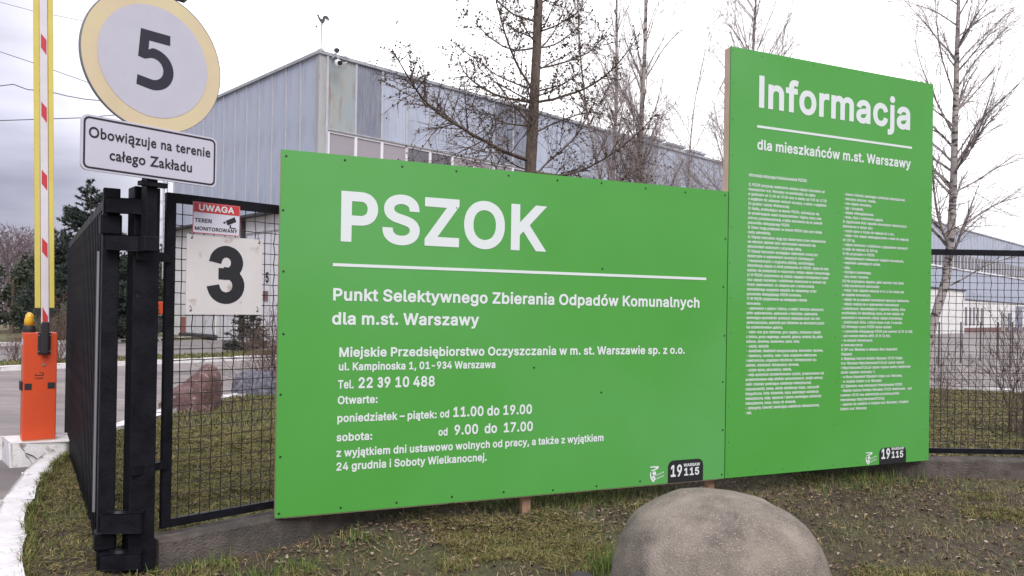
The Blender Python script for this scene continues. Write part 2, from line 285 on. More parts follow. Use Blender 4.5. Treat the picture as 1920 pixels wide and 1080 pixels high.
'w': (595,[[577,404,566,364,447,-24,351,-25,349,-23,285,202,282,202,218,-23,216,-25,120,-24,8,340,-10,404,104,405,106,403,168,183,170,178,225,376,232,402,235,405,335,404,397,179,400,183,461,403,463,405]]),
'y': (417,[[20,-154,18,-153,19,-148,44,-57,89,-65,105,-62,115,-53,123,-38,135,0,-18,402,-16,404,101,404,102,402,194,149,197,152,287,402,289,404,406,404,406,400,228,-67,218,-88,204,-112,189,-131,175,-144,156,-156,129,-166,106,-170,75,-170,41,-163]]),
'z': (408,[[363,-25,17,-24,17,54,205,297,25,298,23,300,24,404,356,404,357,321,175,83,363,82]]),
'x': (406,[[-25,-24,-20,-15,135,192,127,207,-17,402,-17,404,112,405,191,285,269,405,398,405,245,195,257,173,398,-15,404,-24,274,-25,191,102,188,102,105,-25]]),
'v': (417,[[-18,404,101,404,194,150,197,152,288,404,406,404,402,388,244,-24,145,-24,-12,385]]),
'0': (481,[[221,541,271,536,302,526,338,505,367,476,391,440,410,397,422,350,429,290,429,207,422,155,408,105,388,62,362,26,347,11,326,-5,307,-15,288,-23,262,-29,243,-32,212,-32,193,-29,152,-18,133,-8,112,6,83,36,58,74,40,121,28,176,23,228,23,281,25,312,35,366,54,424,75,462,104,496,138,519,174,534,195,539],[219,434,197,429,179,416,166,400,151,371,142,340,137,312,134,271,135,221,139,186,144,159,154,131,166,109,181,91,197,81,212,76,235,75,254,80,274,92,291,114,303,140,312,174,317,207,319,252,318,283,315,321,307,355,296,386,286,402,271,419,254,429,240,434]]),
'1': (481,[[415,-24,52,-24,52,79,187,80,187,400,62,310,61,438,78,452,190,534,301,533,301,80,416,78]]),
'2': (481,[[40,-24,39,57,254,288,282,326,290,342,296,369,295,383,290,400,282,411,271,422,256,429,242,433,211,434,197,431,185,426,173,417,163,406,153,380,152,342,149,337,42,337,40,340,41,385,48,419,60,447,79,476,104,500,121,512,142,524,178,536,211,541,259,538,297,528,321,517,342,503,366,480,383,457,395,433,402,409,406,385,405,352,400,326,393,304,381,280,350,235,307,185,209,83,413,82,414,-24]]),
'3': (413,[[185,531,215,531,230,528,268,516,292,503,315,483,338,454,349,432,357,409,362,378,361,349,354,318,342,290,330,271,340,259,359,230,371,201,378,171,378,135,373,104,359,68,350,51,333,30,306,6,277,-11,244,-23,215,-28,182,-28,149,-21,118,-9,92,8,69,28,49,54,34,82,17,135,23,137,132,158,135,154,144,123,156,104,165,95,177,89,192,84,204,84,225,89,236,97,250,111,257,125,261,147,257,171,247,190,230,205,177,203,173,205,126,206,126,313,127,315,173,315,175,316,176,325,177,327,220,324,225,327,238,342,243,361,242,382,238,394,231,404,223,412,206,419,194,419,177,412,162,394,151,359,149,355,35,378,50,430,62,454,82,480,104,499,127,514,158,526]]),
'4': (481,[[353,534,152,188,256,188,258,343,367,342,368,190,370,187,437,187,438,185,438,83,437,81,369,80,367,-24,258,-25,256,81,18,81,15,83,15,166,232,533,234,534]]),
'5': (481,[[390,533,391,428,174,427,164,347,193,355,214,358,245,358,276,353,305,344,331,329,350,315,368,297,384,276,401,243,408,224,415,188,416,147,413,124,406,97,399,78,379,45,353,16,326,-3,293,-20,257,-29,236,-32,205,-32,172,-27,136,-15,110,0,88,16,76,28,56,55,47,74,40,95,35,119,33,155,143,156,152,114,166,95,176,87,191,80,207,75,226,75,245,78,257,82,272,91,285,105,298,131,303,166,296,200,280,226,262,241,236,250,200,251,179,246,153,234,136,220,40,231,74,533]]),
'6': (481,[[368,534,366,528,236,340,284,334,323,320,352,300,370,283,383,266,402,228,411,195,414,174,414,140,411,121,400,81,380,45,351,13,330,-3,296,-20,261,-29,242,-32,211,-32,180,-27,151,-18,120,-1,91,24,67,55,51,88,41,126,39,145,39,176,43,207,55,245,76,290,105,338,239,533],[253,236,237,240,215,240,192,233,170,216,160,202,153,186,150,152,153,133,157,119,165,105,176,93,189,82,201,77,230,73,246,76,263,82,277,93,285,102,295,119,299,131,302,147,302,166,297,190,284,214,270,227]]),
'7': (481,[[59,-25,59,-20,284,426,38,428,37,533,414,534,414,440,181,-24]]),
'8': (481,[[235,541,282,534,309,524,328,515,354,496,369,481,385,459,395,440,404,409,407,390,407,369,404,352,397,326,387,305,374,286,357,269,388,240,410,207,419,183,424,162,426,124,419,88,406,59,385,30,359,7,325,-12,299,-22,280,-27,244,-32,209,-32,173,-27,140,-17,109,-3,80,18,55,45,46,59,36,81,29,105,27,121,27,147,34,183,51,221,71,247,95,269,84,278,65,305,56,324,48,347,45,369,46,400,51,424,62,452,77,474,90,489,106,503,128,517,154,529,180,536,218,541],[141,126,146,112,150,105,162,93,178,83,204,75,249,75,280,86,290,92,300,102,310,121,312,147,307,164,302,174,293,186,280,196,266,203,249,208,213,210,185,202,168,193,155,181,146,166,141,152],[292,393,288,405,281,414,273,422,261,429,244,434,230,435,213,434,199,431,180,422,167,409,163,402,158,383,158,366,161,355,172,336,180,328,192,321,209,316,220,315,240,315,251,318,270,327,282,338,288,347,294,366]]),
'9': (481,[[84,-25,86,-20,217,169,168,175,146,182,125,192,111,201,92,217,77,233,65,250,48,288,41,314,39,335,39,366,41,388,53,428,69,459,89,484,120,510,151,527,182,536,213,541,256,539,282,533,301,527,320,517,339,505,366,480,385,454,401,421,411,385,414,347,409,304,397,264,373,214,347,171,214,-24],[211,434,201,432,182,422,169,409,160,395,155,383,151,364,151,340,153,328,157,314,165,300,178,285,189,277,206,271,223,268,246,270,258,275,275,285,285,295,295,311,302,340,302,359,299,378,285,407,263,427,242,434]]),
'.': (215,[[120,108,135,100,144,93,152,83,160,71,166,47,164,21,159,9,147,-7,130,-21,104,-29,87,-29,75,-27,49,-13,36,2,30,14,25,33,25,50,29,66,42,87,54,98,66,105,80,110,94,111]]),
',': (215,[[10,-144,8,-141,46,94,47,96,169,96,164,75,103,-144]]),
':': (215,[[120,108,135,100,144,93,152,83,160,71,166,47,164,21,159,9,147,-7,130,-21,104,-29,87,-29,75,-27,49,-13,36,2,30,14,25,33,25,50,29,66,42,87,54,98,66,105,80,110,94,111],[29,290,25,309,25,324,29,343,43,364,51,372,68,382,82,386,101,387,123,382,132,377,145,366,154,356,161,343,166,321,166,312,164,297,159,286,152,274,142,263,132,256,118,249,94,246,80,247,66,252,51,261,41,271]]),
';': (215,[[10,-144,8,-141,46,94,47,96,169,96,164,75,103,-144],[169,344,174,318,174,306,169,290,165,280,152,265,130,251,114,246,102,246,76,251,54,266,44,278,37,292,32,318,39,347,47,359,57,369,69,378,80,383,90,386,109,387,133,381,145,374,157,363]]),
'-': (481,[[362,268,361,163,90,164,90,269]]),
'–': (377,[[375,268,373,163,-22,163,-25,166,-24,269]]),
'(': (301,[[274,564,275,563,252,515,231,465,205,389,186,308,179,258,176,225,179,158,184,125,195,75,221,-1,274,-120,162,-121,138,-77,107,-11,93,30,76,92,69,132,64,182,64,232,71,304,90,392,109,454,128,501,161,563]]),
')': (301,[[0,564,111,563,139,513,163,456,187,377,201,308,208,246,209,182,206,144,196,87,180,27,158,-30,137,-75,110,-121,-1,-120,46,-15,72,56,90,125,97,189,97,225,94,265,84,325,72,375,46,456,30,496,-2,563]]),
'/': (277,[[-17,-101,-6,-56,159,556,266,558,267,556,259,525,91,-98,87,-101]]),
'Ą': (507,[[186,533,294,532,481,23,484,19,513,13,492,-6,497,-25,470,-27,439,-54,433,-63,432,-68,434,-72,443,-71,477,-56,480,-56,515,-144,514,-146,493,-157,470,-166,439,-173,400,-171,381,-166,358,-154,340,-139,331,-127,321,-101,321,-63,326,-46,335,-27,347,-11,365,8,327,116,153,117,103,-24,-18,-25,-12,-3,181,525,183,532],[239,368,190,225,286,224,288,225,287,230]]),
'Ć': (538,[[359,524,397,505,421,489,446,464,457,450,476,419,488,390,495,364,502,324,390,323,378,362,372,376,354,399,333,415,311,424,280,430,242,429,218,422,192,408,168,386,152,361,139,331,130,286,128,245,132,205,139,176,156,140,170,121,183,108,211,89,240,80,259,78,295,80,318,87,340,99,359,115,372,133,381,155,390,185,502,185,495,143,488,116,472,81,452,52,442,41,411,13,390,-1,371,-11,330,-25,285,-32,233,-30,187,-20,145,-1,126,11,99,33,87,45,65,74,39,121,23,176,15,231,15,276,18,302,23,333,32,369,44,397,58,424,87,464,123,496,164,519,190,529,216,536,261,541,318,536],[400,709,302,559,201,559,218,597,272,709]]),
'Ę': (446,[[36,533,397,532,397,428,395,426,149,425,151,311,379,310,380,308,380,206,379,204,151,204,149,85,152,82,400,81,401,20,402,17,426,13,401,-11,400,-24,383,-26,367,-39,347,-58,344,-70,345,-72,355,-71,391,-55,392,-56,427,-144,426,-146,383,-166,350,-173,324,-173,307,-170,286,-163,269,-154,252,-139,242,-125,237,-113,233,-94,232,-80,235,-61,248,-26,36,-24]]),
'Ł': (441,[[405,-24,56,-24,55,164,51,164,-6,131,-8,131,-9,133,-9,250,-6,253,54,287,55,290,56,533,170,533,170,356,294,427,295,426,294,304,170,232,170,83,406,81]]),
'Ń': (551,[[488,533,488,-24,374,-25,372,-23,150,326,149,-22,148,-25,36,-24,35,533,151,533,372,185,373,188,373,533],[396,709,298,560,198,560,196,561,267,709]]),
'Ó': (561,[[285,-32,249,-32,228,-29,180,-17,140,2,123,13,97,35,65,74,41,116,29,150,23,176,15,233,15,276,18,302,27,352,46,402,74,447,109,484,123,496,149,512,171,522,197,531,230,539,261,541,297,539,318,536,364,522,406,498,430,480,447,463,479,419,498,378,505,357,514,314,518,271,517,214,512,181,505,152,495,124,485,102,472,78,455,55,423,23,385,-3,337,-23,306,-29],[242,429,218,422,192,408,174,393,153,364,139,331,132,300,128,264,130,221,136,186,148,155,160,133,183,108,206,92,230,83,259,78,276,78,311,85,335,96,359,115,376,138,390,164,401,200,405,231,405,278,400,312,391,343,376,371,352,400,330,415,302,427,280,430],[401,709,304,560,201,559,273,710]]),
'Ś': (474,[[262,539,288,534,323,522,357,503,385,479,405,453,417,426,424,400,428,355,426,353,316,354,310,388,303,403,297,410,283,420,266,427,250,432,226,433,200,432,183,427,157,412,146,400,141,388,142,362,146,355,154,346,176,332,207,321,281,301,321,287,359,268,385,248,398,236,412,217,427,186,434,148,431,110,420,72,403,43,378,16,347,-5,309,-22,269,-31,242,-34,204,-34,181,-31,154,-26,119,-14,85,4,55,31,37,55,23,86,16,112,12,161,126,161,132,124,137,112,144,103,159,90,173,83,188,78,212,75,245,75,259,78,276,83,297,95,308,105,317,119,320,136,320,150,314,161,302,173,290,180,254,194,145,226,104,245,81,261,63,276,54,288,37,317,28,355,28,391,34,422,47,450,66,476,81,491,100,506,131,522,166,534,209,540],[357,708,259,559,158,560,163,574,228,709]]),
'Ź': (466,[[423,-25,17,-24,17,52,18,57,272,426,16,428,16,533,422,533,422,454,167,83,423,82],[353,709,256,560,154,560,153,561,201,661,226,710]]),
'Ż': (466,[[423,-25,17,-24,17,52,18,57,272,426,16,428,16,533,422,533,422,454,167,83,423,82],[156,661,167,680,178,691,190,698,211,704,233,703,242,701,254,695,267,685,281,666,287,642,284,619,279,607,271,596,261,587,249,580,237,575,221,573,195,578,176,589,163,602,156,614,152,630,153,652]]),
'ą': (417,[[387,-143,344,-162,328,-168,311,-170,285,-170,273,-168,242,-158,228,-149,211,-134,203,-122,196,-103,194,-88,194,-69,198,-48,206,-28,185,-32,147,-33,130,-32,101,-25,73,-12,58,-3,35,20,23,38,13,59,8,76,5,95,5,121,10,147,17,166,39,196,54,208,73,219,106,232,161,243,235,252,247,254,250,257,248,278,239,292,228,300,206,306,185,306,170,303,156,298,144,291,129,276,113,244,8,275,8,278,20,307,39,340,56,360,89,384,120,398,161,407,201,410,239,405,278,393,306,377,326,359,343,335,355,307,361,269,361,19,385,14,362,-10,361,-24,344,-25,311,-53,307,-57,305,-67,306,-69,318,-68,351,-52,353,-53,386,-134,388,-141],[281,162,280,163,239,151,166,141,139,134,130,129,119,119,117,109,119,93,130,80,139,75,158,71,182,70,197,73,211,78,225,87,240,102,248,119,250,138]]),
'ć': (423,[[231,409,257,404,288,394,315,380,340,360,360,337,372,318,384,289,393,260,388,258,286,232,277,260,270,275,262,285,246,297,224,304,198,304,181,301,169,296,160,290,149,279,138,263,128,239,124,220,121,198,124,156,130,129,138,113,152,94,167,81,184,74,207,71,219,72,238,76,259,89,273,106,288,147,394,120,382,79,368,51,350,28,327,5,296,-14,262,-26,224,-33,191,-33,153,-26,115,-11,86,7,57,37,33,75,19,113,12,146,9,170,9,206,16,253,30,296,49,329,72,356,103,381,141,399,184,409],[342,579,246,432,243,430,143,430,142,432,212,579]]),
'ę': (431,[[388,-147,343,-167,312,-173,286,-173,272,-171,255,-166,238,-158,214,-139,204,-125,197,-106,194,-87,195,-70,200,-49,205,-34,160,-28,136,-21,115,-11,88,6,74,17,56,37,37,66,28,85,19,111,12,144,9,168,9,206,16,254,33,301,55,337,69,354,86,369,113,387,150,402,188,409,222,409,262,402,293,390,329,366,349,347,368,318,385,280,394,237,396,211,396,146,127,145,125,142,128,128,135,113,152,92,172,79,198,72,231,73,246,76,260,84,275,99,291,135,372,115,388,124,390,111,396,109,396,106,380,58,360,20,314,-49,306,-68,307,-72,317,-71,353,-55,354,-56,384,-130,390,-144],[126,244,153,241,272,236,279,236,281,239,270,268,253,290,236,300,215,305,196,305,181,302,160,292,148,283,138,270]]),
'ł': (234,[[42,534,149,534,150,395,154,394,206,425,208,423,208,314,156,283,150,278,150,90,154,77,170,77,199,84,200,83,220,-16,180,-25,137,-27,104,-20,92,-15,76,-5,55,19,48,33,41,54,39,73,39,211,37,214,-13,185,-18,183,-18,185,-18,294,38,328,39,533]]),
'ń': (437,[[381,-25,271,-24,269,257,262,278,250,292,235,300,219,304,190,302,169,293,159,285,151,276,142,254,139,238,138,-24,28,-24,29,404,135,405,138,382,166,398,190,405,216,410,259,407,285,400,307,391,328,376,346,359,367,323,377,295,381,266],[339,578,243,431,240,430,139,430,209,578,212,580,335,580]]),
'ó': (443,[[167,406,193,409,222,409,248,406,288,394,324,373,351,348,375,315,391,279,403,232,406,191,403,144,399,120,389,91,370,53,350,28,331,9,312,-5,279,-21,243,-31,222,-33,191,-33,160,-28,127,-17,96,0,61,32,42,58,26,91,14,132,9,170,9,206,12,229,21,270,38,310,54,337,71,356,88,370,110,385,129,395],[196,304,181,301,162,292,145,275,138,263,128,239,124,220,121,177,124,156,130,129,141,108,152,94,167,81,184,74,196,72,219,72,238,76,253,84,267,97,275,108,284,127,291,153,294,179,294,206,284,248,275,268,265,281,253,292,234,301,219,304],[342,579,246,432,243,430,143,430,142,432,212,579]]),
'ś': (392,[[240,404,261,397,280,387,304,370,314,360,328,341,340,320,355,272,254,248,251,251,239,282,223,300,206,306,180,307,161,304,142,294,135,284,135,270,143,260,159,253,242,232,275,221,299,209,321,193,340,168,352,141,356,118,355,87,352,72,343,48,327,25,306,5,275,-14,242,-26,199,-33,163,-33,123,-26,85,-12,63,2,44,20,31,37,22,53,13,79,6,113,111,135,120,106,129,89,147,76,175,70,202,72,218,76,228,81,241,94,243,101,243,108,234,120,218,128,142,146,106,157,83,169,56,188,39,210,27,237,22,265,22,284,25,303,32,325,46,348,68,371,97,390,135,404,163,409,204,409],[320,579,223,430,123,430,121,432,192,580]]),
'ź': (408,[[363,-25,17,-24,17,54,205,297,25,298,23,300,24,404,356,404,357,321,175,83,363,82],[321,578,225,431,122,430,191,578,194,580,320,580]]),
'ż': (408,[[363,-25,17,-24,17,54,205,297,25,298,23,300,24,404,356,404,357,321,175,83,363,82],[254,497,247,478,229,458,205,446,189,444,177,444,160,449,151,454,134,469,124,485,119,504,119,514,127,540,135,552,144,560,165,572,179,575,194,575,208,572,220,567,233,557,242,547,249,535,254,521]]),
' ': (188,[]),
}
_G={}
def _inside(p,l):
    c=False
    for i in range(len(l)):
        a,b=l[i-1],l[i]
        if (a.y>p.y)!=(b.y>p.y) and p.x<a.x+(p.y-a.y)*(b.x-a.x)/(b.y-a.y): c=not c
    return c
def glyph(ch):
    if ch not in _G:
        adv,cs=GLYPHS[ch];adv=adv/1000
        L=[[Vector((v[i]/1000,v[i+1]/1000,0)) for i in range(0,len(v),2)] for v in cs]
        depth=[sum(_inside(l[0],m) for m in L if m is not l) for l in L]
        vs=[];ts=[]
        for l,d in zip(L,depth):
            if d%2: continue
            holes=[m for m,e in zip(L,depth) if e==d+1 and _inside(m[0],l)]
            b=len(vs)
            for m in [l]+holes: vs+=m
            ts+=[tuple(b+i for i in q) for q in tessellate_polygon([l]+holes)]
        _G[ch]=(adv,vs,ts)
    return _G[ch]
CAP = 0.555
def lettering(mb, s, x, z, cap, width=None, sx=None, y=-0.002, mi=0, slant=0.0, align=0, frame=None, wordgap=1.0):
    """add a line of text to mb in a local x-z plane, facing -y"""
    k = cap / CAP
    gap = lambda c: glyph(c)[0] * (wordgap if c == ' ' else 1)
    nat = sum(gap(c) for c in s) * k
    if width: sx = width / nat
    sx = sx or 1.0
    if align: x -= nat * sx * align
    cx = 0.0
    for c in s:
        a, vs, ts = glyph(c)
        P = [(x + (cx + v.x + v.y * slant) * k * sx, y, z + (v.y + 0.025) * k) for v in vs]
        if frame: P = [frame(*p) for p in P]
        mb.add(P, ts, mi)
        cx += gap(c)
    return mb

# ------------------------------------------------------------------ shared materials
M_BLACK = mat('black_paint', (0.0035, 0.0038, 0.006, 1), (0.008, 0.0083, 0.012, 1), scale=9, rough=0.42, rough2=0.6, bump=0.12, bscale=60, spec=0.18,
              c3=(0.03, 0.03, 0.036, 1), s3=30, lo3=0.68, hi3=0.74)
M_WIRE = mat('wire_paint', (0.012, 0.011, 0.012, 1), (0.035, 0.022, 0.016, 1), scale=20, rough=0.6)
M_ASPH = mat('asphalt', (0.19, 0.165, 0.152, 1), (0.26, 0.23, 0.215, 1), scale=1.2, rough=0.85, bump=0.5, bscale=60,
             c3=(0.13, 0.115, 0.11, 1), s3=0.35, lo3=0.5, hi3=0.7, stretch=(1, 2.5, 1))
M_WALLC = mat('old_concrete', (0.065, 0.052, 0.043, 1), (0.125, 0.105, 0.088, 1), scale=9, rough=0.9, bump=0.8, bscale=70,
              c3=(0.05, 0.047, 0.04, 1), s3=3, lo3=0.5, hi3=0.66)
M_KERB = mat('kerb_white', (0.74, 0.72, 0.71, 1), (0.60, 0.58, 0.56, 1), scale=5, rough=0.85, bump=0.4, bscale=50,
             c3=(0.20, 0.175, 0.15, 1), s3=9, lo3=0.62, hi3=0.72)
M_WOOD = mat('new_wood', (0.68, 0.54, 0.40, 1), (0.56, 0.41, 0.28, 1), scale=3, stretch=(12, 12, 1.2), rough=0.7, bump=0.15)
M_WOODD = mat('damp_wood', (0.42, 0.26, 0.17, 1), (0.30, 0.18, 0.11, 1), scale=3, stretch=(12, 12, 1.2), rough=0.8, bump=0.2)
M_GREEN = mat('green_print', (0.066, 0.305, 0.042, 1), (0.072, 0.325, 0.050, 1), scale=0.8, c3=(0.090, 0.335, 0.080, 1), s3=.45, lo3=.46, hi3=.66, rough=0.42, rough2=0.5, spec=0.5, bump=0.03, bscale=3)  # paler mottling paints sheen and dust into the print colour
M_WHITE = mat('white_print', (0.66, 0.70, 0.68, 1), rough=0.45)
M_PBLACK = mat('black_print', (0.014, 0.014, 0.016, 1), rough=0.5)
M_SOIL = mat('soil', (0.040, 0.028, 0.020, 1), (0.085, 0.062, 0.040, 1), scale=22.0, rough=0.95, bump=1.0, bscale=70,
             c3=(0.075, 0.070, 0.030, 1), s3=1.1, lo3=0.46, hi3=0.60)
M_FAR = mat('far_field', (0.10, 0.10, 0.055, 1), (0.14, 0.12, 0.07, 1), scale=0.1, rough=0.95)
M_TURF = mat('turf', (0.13, 0.125, 0.055, 1), (0.10, 0.085, 0.045, 1), scale=1.5, rough=0.95, bump=0.8, bscale=40)

# ------------------------------------------------------------------ value noise on the plane
_tab = RNG.random((8, 256, 256))
def vn(x, y, s, k=0):
    x = np.asarray(x, float) * s + 1000.0; y = np.asarray(y, float) * s + 1000.0
    xi = np.floor(x).astype(int); yi = np.floor(y).astype(int); fx = x - xi; fy = y - yi
    fx = fx * fx * (3 - 2 * fx); fy = fy * fy * (3 - 2 * fy); t = _tab[k]
    g = lambda a, b: t[a % 256, b % 256]
    return (g(xi, yi) * (1 - fx) + g(xi + 1, yi) * fx) * (1 - fy) + (g(xi, yi + 1) * (1 - fx) + g(xi + 1, yi + 1) * fx) * fy
def sstep(v, a, b):
    t = np.clip((v - a) / (b - a), 0, 1); return t * t * (3 - 2 * t)

A0 = Vector((-2.138, 4.85)); AA = math.radians(46); UA = Vector((math.cos(AA), math.sin(AA))); FA_LEN = 4.35
TURN = A0 + UA * FA_LEN; FB_Y = TURN.y
LEAF0 = Vector((-2.375, 4.66)); LEAFD = (Vector((-4.76, 8.5)) - LEAF0).normalized()
def fence_d(x, y):
    dA = -(x - A0.x) * UA.y + (y - A0.y) * UA.x
    return np.where(x < TURN.x, np.minimum(dA, 99), y - FB_Y)
def leaf_side(x, y):        # > 0 on the lawn side of the open gate leaf
    return (x - LEAF0.x) * LEAFD.y - (y - LEAF0.y) * LEAFD.x
def height(x, y):
    d = fence_d(x, y)
    ins = sstep(d, 0.02, 0.12)
    west = sstep(-x, 1.9, 2.6) * .85
    front = -0.045 + 0.10 * west * sstep(y, 2.5, 5.0) - 0.02 * sstep(x, 2.5, 4.5)
    z = front * (1 - ins) + 0.055 * ins
    z = z + (vn(x, y, 1.1, 1) - .5) * 0.05 + (vn(x, y, 4.1, 2) - .5) * 0.04 + (vn(x, y, 13, 3) - .5) * 0.03
    return z

def chaikin(P, n=2):
    for _ in range(n):
        Q = [P[0]]
        for a, b in zip(P, P[1:]): Q += [(a[0] * .75 + b[0] * .25, a[1] * .75 + b[1] * .25), (a[0] * .25 + b[0] * .75, a[1] * .25 + b[1] * .75)]
        P = Q + [P[-1]]
    return P
KERB_IN = chaikin([(-1.50, -4), (-1.55, 1.0), (-1.75, 2.6), (-2.2, 3.6), (-2.87, 4.65), (-3.53, 5.80), (-4.06, 6.98), (-4.36, 7.8), (-4.60, 8.7), (-4.66, 9.7), (-4.66, 11.2), (-4.6, 12.7), (-4.1, 13.5)])
LAND = KERB_IN + [(0, 15.2), (5, 16.6), (8.9, 16.75), (10.4, 16.0), (14, 14.8), (22, 13.5), (22, -4)]
# ground sheet to the horizon
g = MB(); g.poly([(-700, -60, -0.3), (700, -60, -0.3), (700, 900, -0.3), (-700, 900, -0.3)])
g.build('ground', M_FAR, kind='structure')
# asphalt road and yard round the verge (concave outline)
road = MB()
ro = [(x, y, 0.0) for x, y in KERB_IN[:]] + [(0, 15.0, 0), (5, 16.4, 0), (8.9, 16.6, 0), (10.4, 15.9, 0), (14, 14.7, 0), (22, 13.4, 0), (160, 10, 0), (160, 170, 0), (-60, 170, 0), (-60, -4, 0)]
road.poly(ro); road.build('asphalt_road', M_ASPH, kind='structure')
# verge and lawn as one relief sheet
def inside_np(x, y, poly):
    c = np.zeros(x.shape, bool); n = len(poly)
    for i in range(n):
        (x0, y0), (x1, y1) = poly[i - 1], poly[i]
        if y0 == y1: continue
        m = (y0 > y) != (y1 > y)
        c ^= m & (x < x0 + (y - y0) * (x1 - x0) / (y1 - y0))
    return c
st = 0.09
gx, gy = np.meshgrid(np.arange(-5.2, 22.1, st), np.arange(-3.9, 17.2, st))
LANDX = [(x - .15, y) for x, y in KERB_IN] + LAND[len(KERB_IN):]
ins = inside_np(gx, gy, LANDX)
gz = np.where(ins, height(gx, gy), -0.12)
ny_, nx_ = gx.shape
idx = np.arange(ny_ * nx_).reshape(ny_, nx_)
F4 = np.stack([idx[:-1, :-1], idx[:-1, 1:], idx[1:, 1:], idx[1:, :-1]], -1).reshape(-1, 4)
keep = (ins[:-1, :-1] | ins[:-1, 1:] | ins[1:, 1:] | ins[1:, :-1]).ravel()
np_obj('verge_soil', np.stack([gx, gy, gz], -1).reshape(-1, 3), F4[keep], M_SOIL, smooth=True, kind='structure')

# kerbs -------------------------------------------------------------
def kerb(name, path, w, top, length=1.0, side=-1, jitter=0.006, y0=None):
    """path = inner edge; stones laid end to end on the given side"""
    P = [Vector((p[0], p[1])) for p in path]
    cum = [0]
    for a, b in zip(P, P[1:]): cum.append(cum[-1] + (b - a).length)
    def at(s):
        s = min(max(s, 0), cum[-1] - 1e-4)
        for i in range(len(P) - 1):
            if s <= cum[i + 1]:
                t = (s - cum[i]) / (cum[i + 1] - cum[i]); d = (P[i + 1] - P[i]).normalized()
                d0 = (P[i] - P[i - 1]).normalized() if i else d; d1 = (P[i + 2] - P[i + 1]).normalized() if i + 2 < len(P) else d
                dd = ((d0 + d) * (1 - t) + (d + d1) * t).normalized()
                return P[i].lerp(P[i + 1], t), Vector((-dd.y, dd.x))
    root = empty(name, (0, 0, 0)); root['kind'] = 'structure'
    s = 0
    rr = random.Random(5)
    while s + 0.2 < cum[-1]:
        e = min(s + length, cum[-1]); inn = []; outr = []
        jz = rr.uniform(-jitter, jitter); jo = rr.uniform(-jitter, jitter)
        for k in range(4):
            p, n = at(s + 0.011 + (e - s - 0.022) * k / 3)
            inn.append(p + n * jo); outr.append(p + n * (w * -side + jo))
        pts = [(p.x, p.y, -0.1) for p in inn] + [(p.x, p.y, -0.1) for p in reversed(outr)]
        m = MB(); m.prism(pts, (0, 0, top + 0.1 + jz))
        m.build('kerb_stone', M_KERB, root, bevel=0.018)
        s = e
    return root
kerb('kerb', KERB_IN[1:], 0.17, 0.10)
k1a, k1b = gnd(0, 688, .1), gnd(515, 667, .1); kd = (k1b - k1a).normalized()
K1 = [k1a - kd * 9, k1a, k1b, k1b + kd * 7]
kerb('kerb', [(p.x, p.y) for p in K1], 0.16, 0.10)
k2a, k2b = gnd(0, 644, .1), gnd(228, 637, .1); k2d = (k2b - k2a).normalized()
kerb('kerb', [(p.x, p.y) for p in (k2a - k2d * 8, k2a, k2b, k2b + k2d * 4)], 0.18, 0.12)
kerb('kerb', [(9.35, 16.55), (10.45, 16.05), (14, 14.9)], 0.16, 0.09, side=-1)
# planted beds behind the far kerbs
nb = Vector((-kd.y, kd.x, 0))
bed = MB()
q = [K1[0] + nb * .17, K1[3] + nb * .17, K1[3] + nb * 3.1, K1[1] + nb * 2.0, K1[0] + nb * 2.0]
bed.prism([(p.x, p.y, -0.05) for p in q], (0, 0, 0.12)); bed.build('planting_bed', M_TURF, kind='structure')
bed = MB(); n2 = Vector((-k2d.y, k2d.x, 0))
q = [k2a - k2d * 8, k2b + k2d * 4, k2b + k2d * 30, k2a + n2 * 60, k2a - k2d * 12 + n2 * 60]
bed.prism([(p.x, p.y, -0.05) for p in q], (0, 0, 0.14)); bed.build('grass_bank', M_TURF, kind='structure')

# ------------------------------------------------------------------ production hall
CRN = Vector((-7.396, 29.725, 0)); EAVE = 11.25
RA, LA = math.radians(44.85), math.radians(133.35) - math.pi
hall = empty('industrial_hall', CRN, 0, 'long pale blue metal clad hall with ribbon windows and white base behind the green boards', 'hall')
M_BLUE = mat('blue_cladding', (0.38, 0.415, 0.49, 1), (0.43, 0.465, 0.54, 1), scale=1.0, stretch=(1, 1, .25), rough=0.55, spec=0.35,
             c3=(0.31, 0.34, 0.40, 1), s3=2.2, lo3=0.5, hi3=0.75)
M_RUST = mat('faded_rusty_cladding', (0.36, 0.36, 0.325, 1), (0.30, 0.355, 0.37, 1), scale=.8, stretch=(2, 2, .5), rough=0.7,
             c3=(0.30, 0.21, 0.16, 1), s3=2.0, lo3=0.52, hi3=0.74)
M_DARK = mat('weathered_grey_cladding', (0.19, 0.20, 0.245, 1), (0.25, 0.265, 0.31, 1), scale=2, stretch=(4, 4, .5), rough=0.7,
             c3=(0.38, 0.40, 0.45, 1), s3=9, lo3=0.66, hi3=0.72)
M_SEAM = mat('pale_seam', (0.40, 0.41, 0.44, 1), (0.47, 0.48, 0.51, 1), scale=2, rough=0.6)
M_TRIM = mat('corner_trim', (0.34, 0.345, 0.33, 1), (0.42, 0.425, 0.42, 1), scale=1.2, stretch=(3, 3, .4), rough=0.7, c3=(0.25, 0.24, 0.21, 1), s3=4, lo3=.55, hi3=.75)
M_EDGE = mat('roof_edge', (0.30, 0.32, 0.34, 1), (0.40, 0.41, 0.42, 1), scale=2, rough=0.5)
M_PVC = mat('white_frame', (0.72, 0.71, 0.72, 1), rough=0.5)
M_PANE = mat('hazy_glass', (0.30, 0.27, 0.29, 1), (0.36, 0.33, 0.34, 1), scale=.35, rough=0.22, spec=0.6)
M_PANED = mat('dark_glass', (0.10, 0.10, 0.115, 1), (0.20, 0.19, 0.20, 1), scale=.35, rough=0.2, spec=0.6)
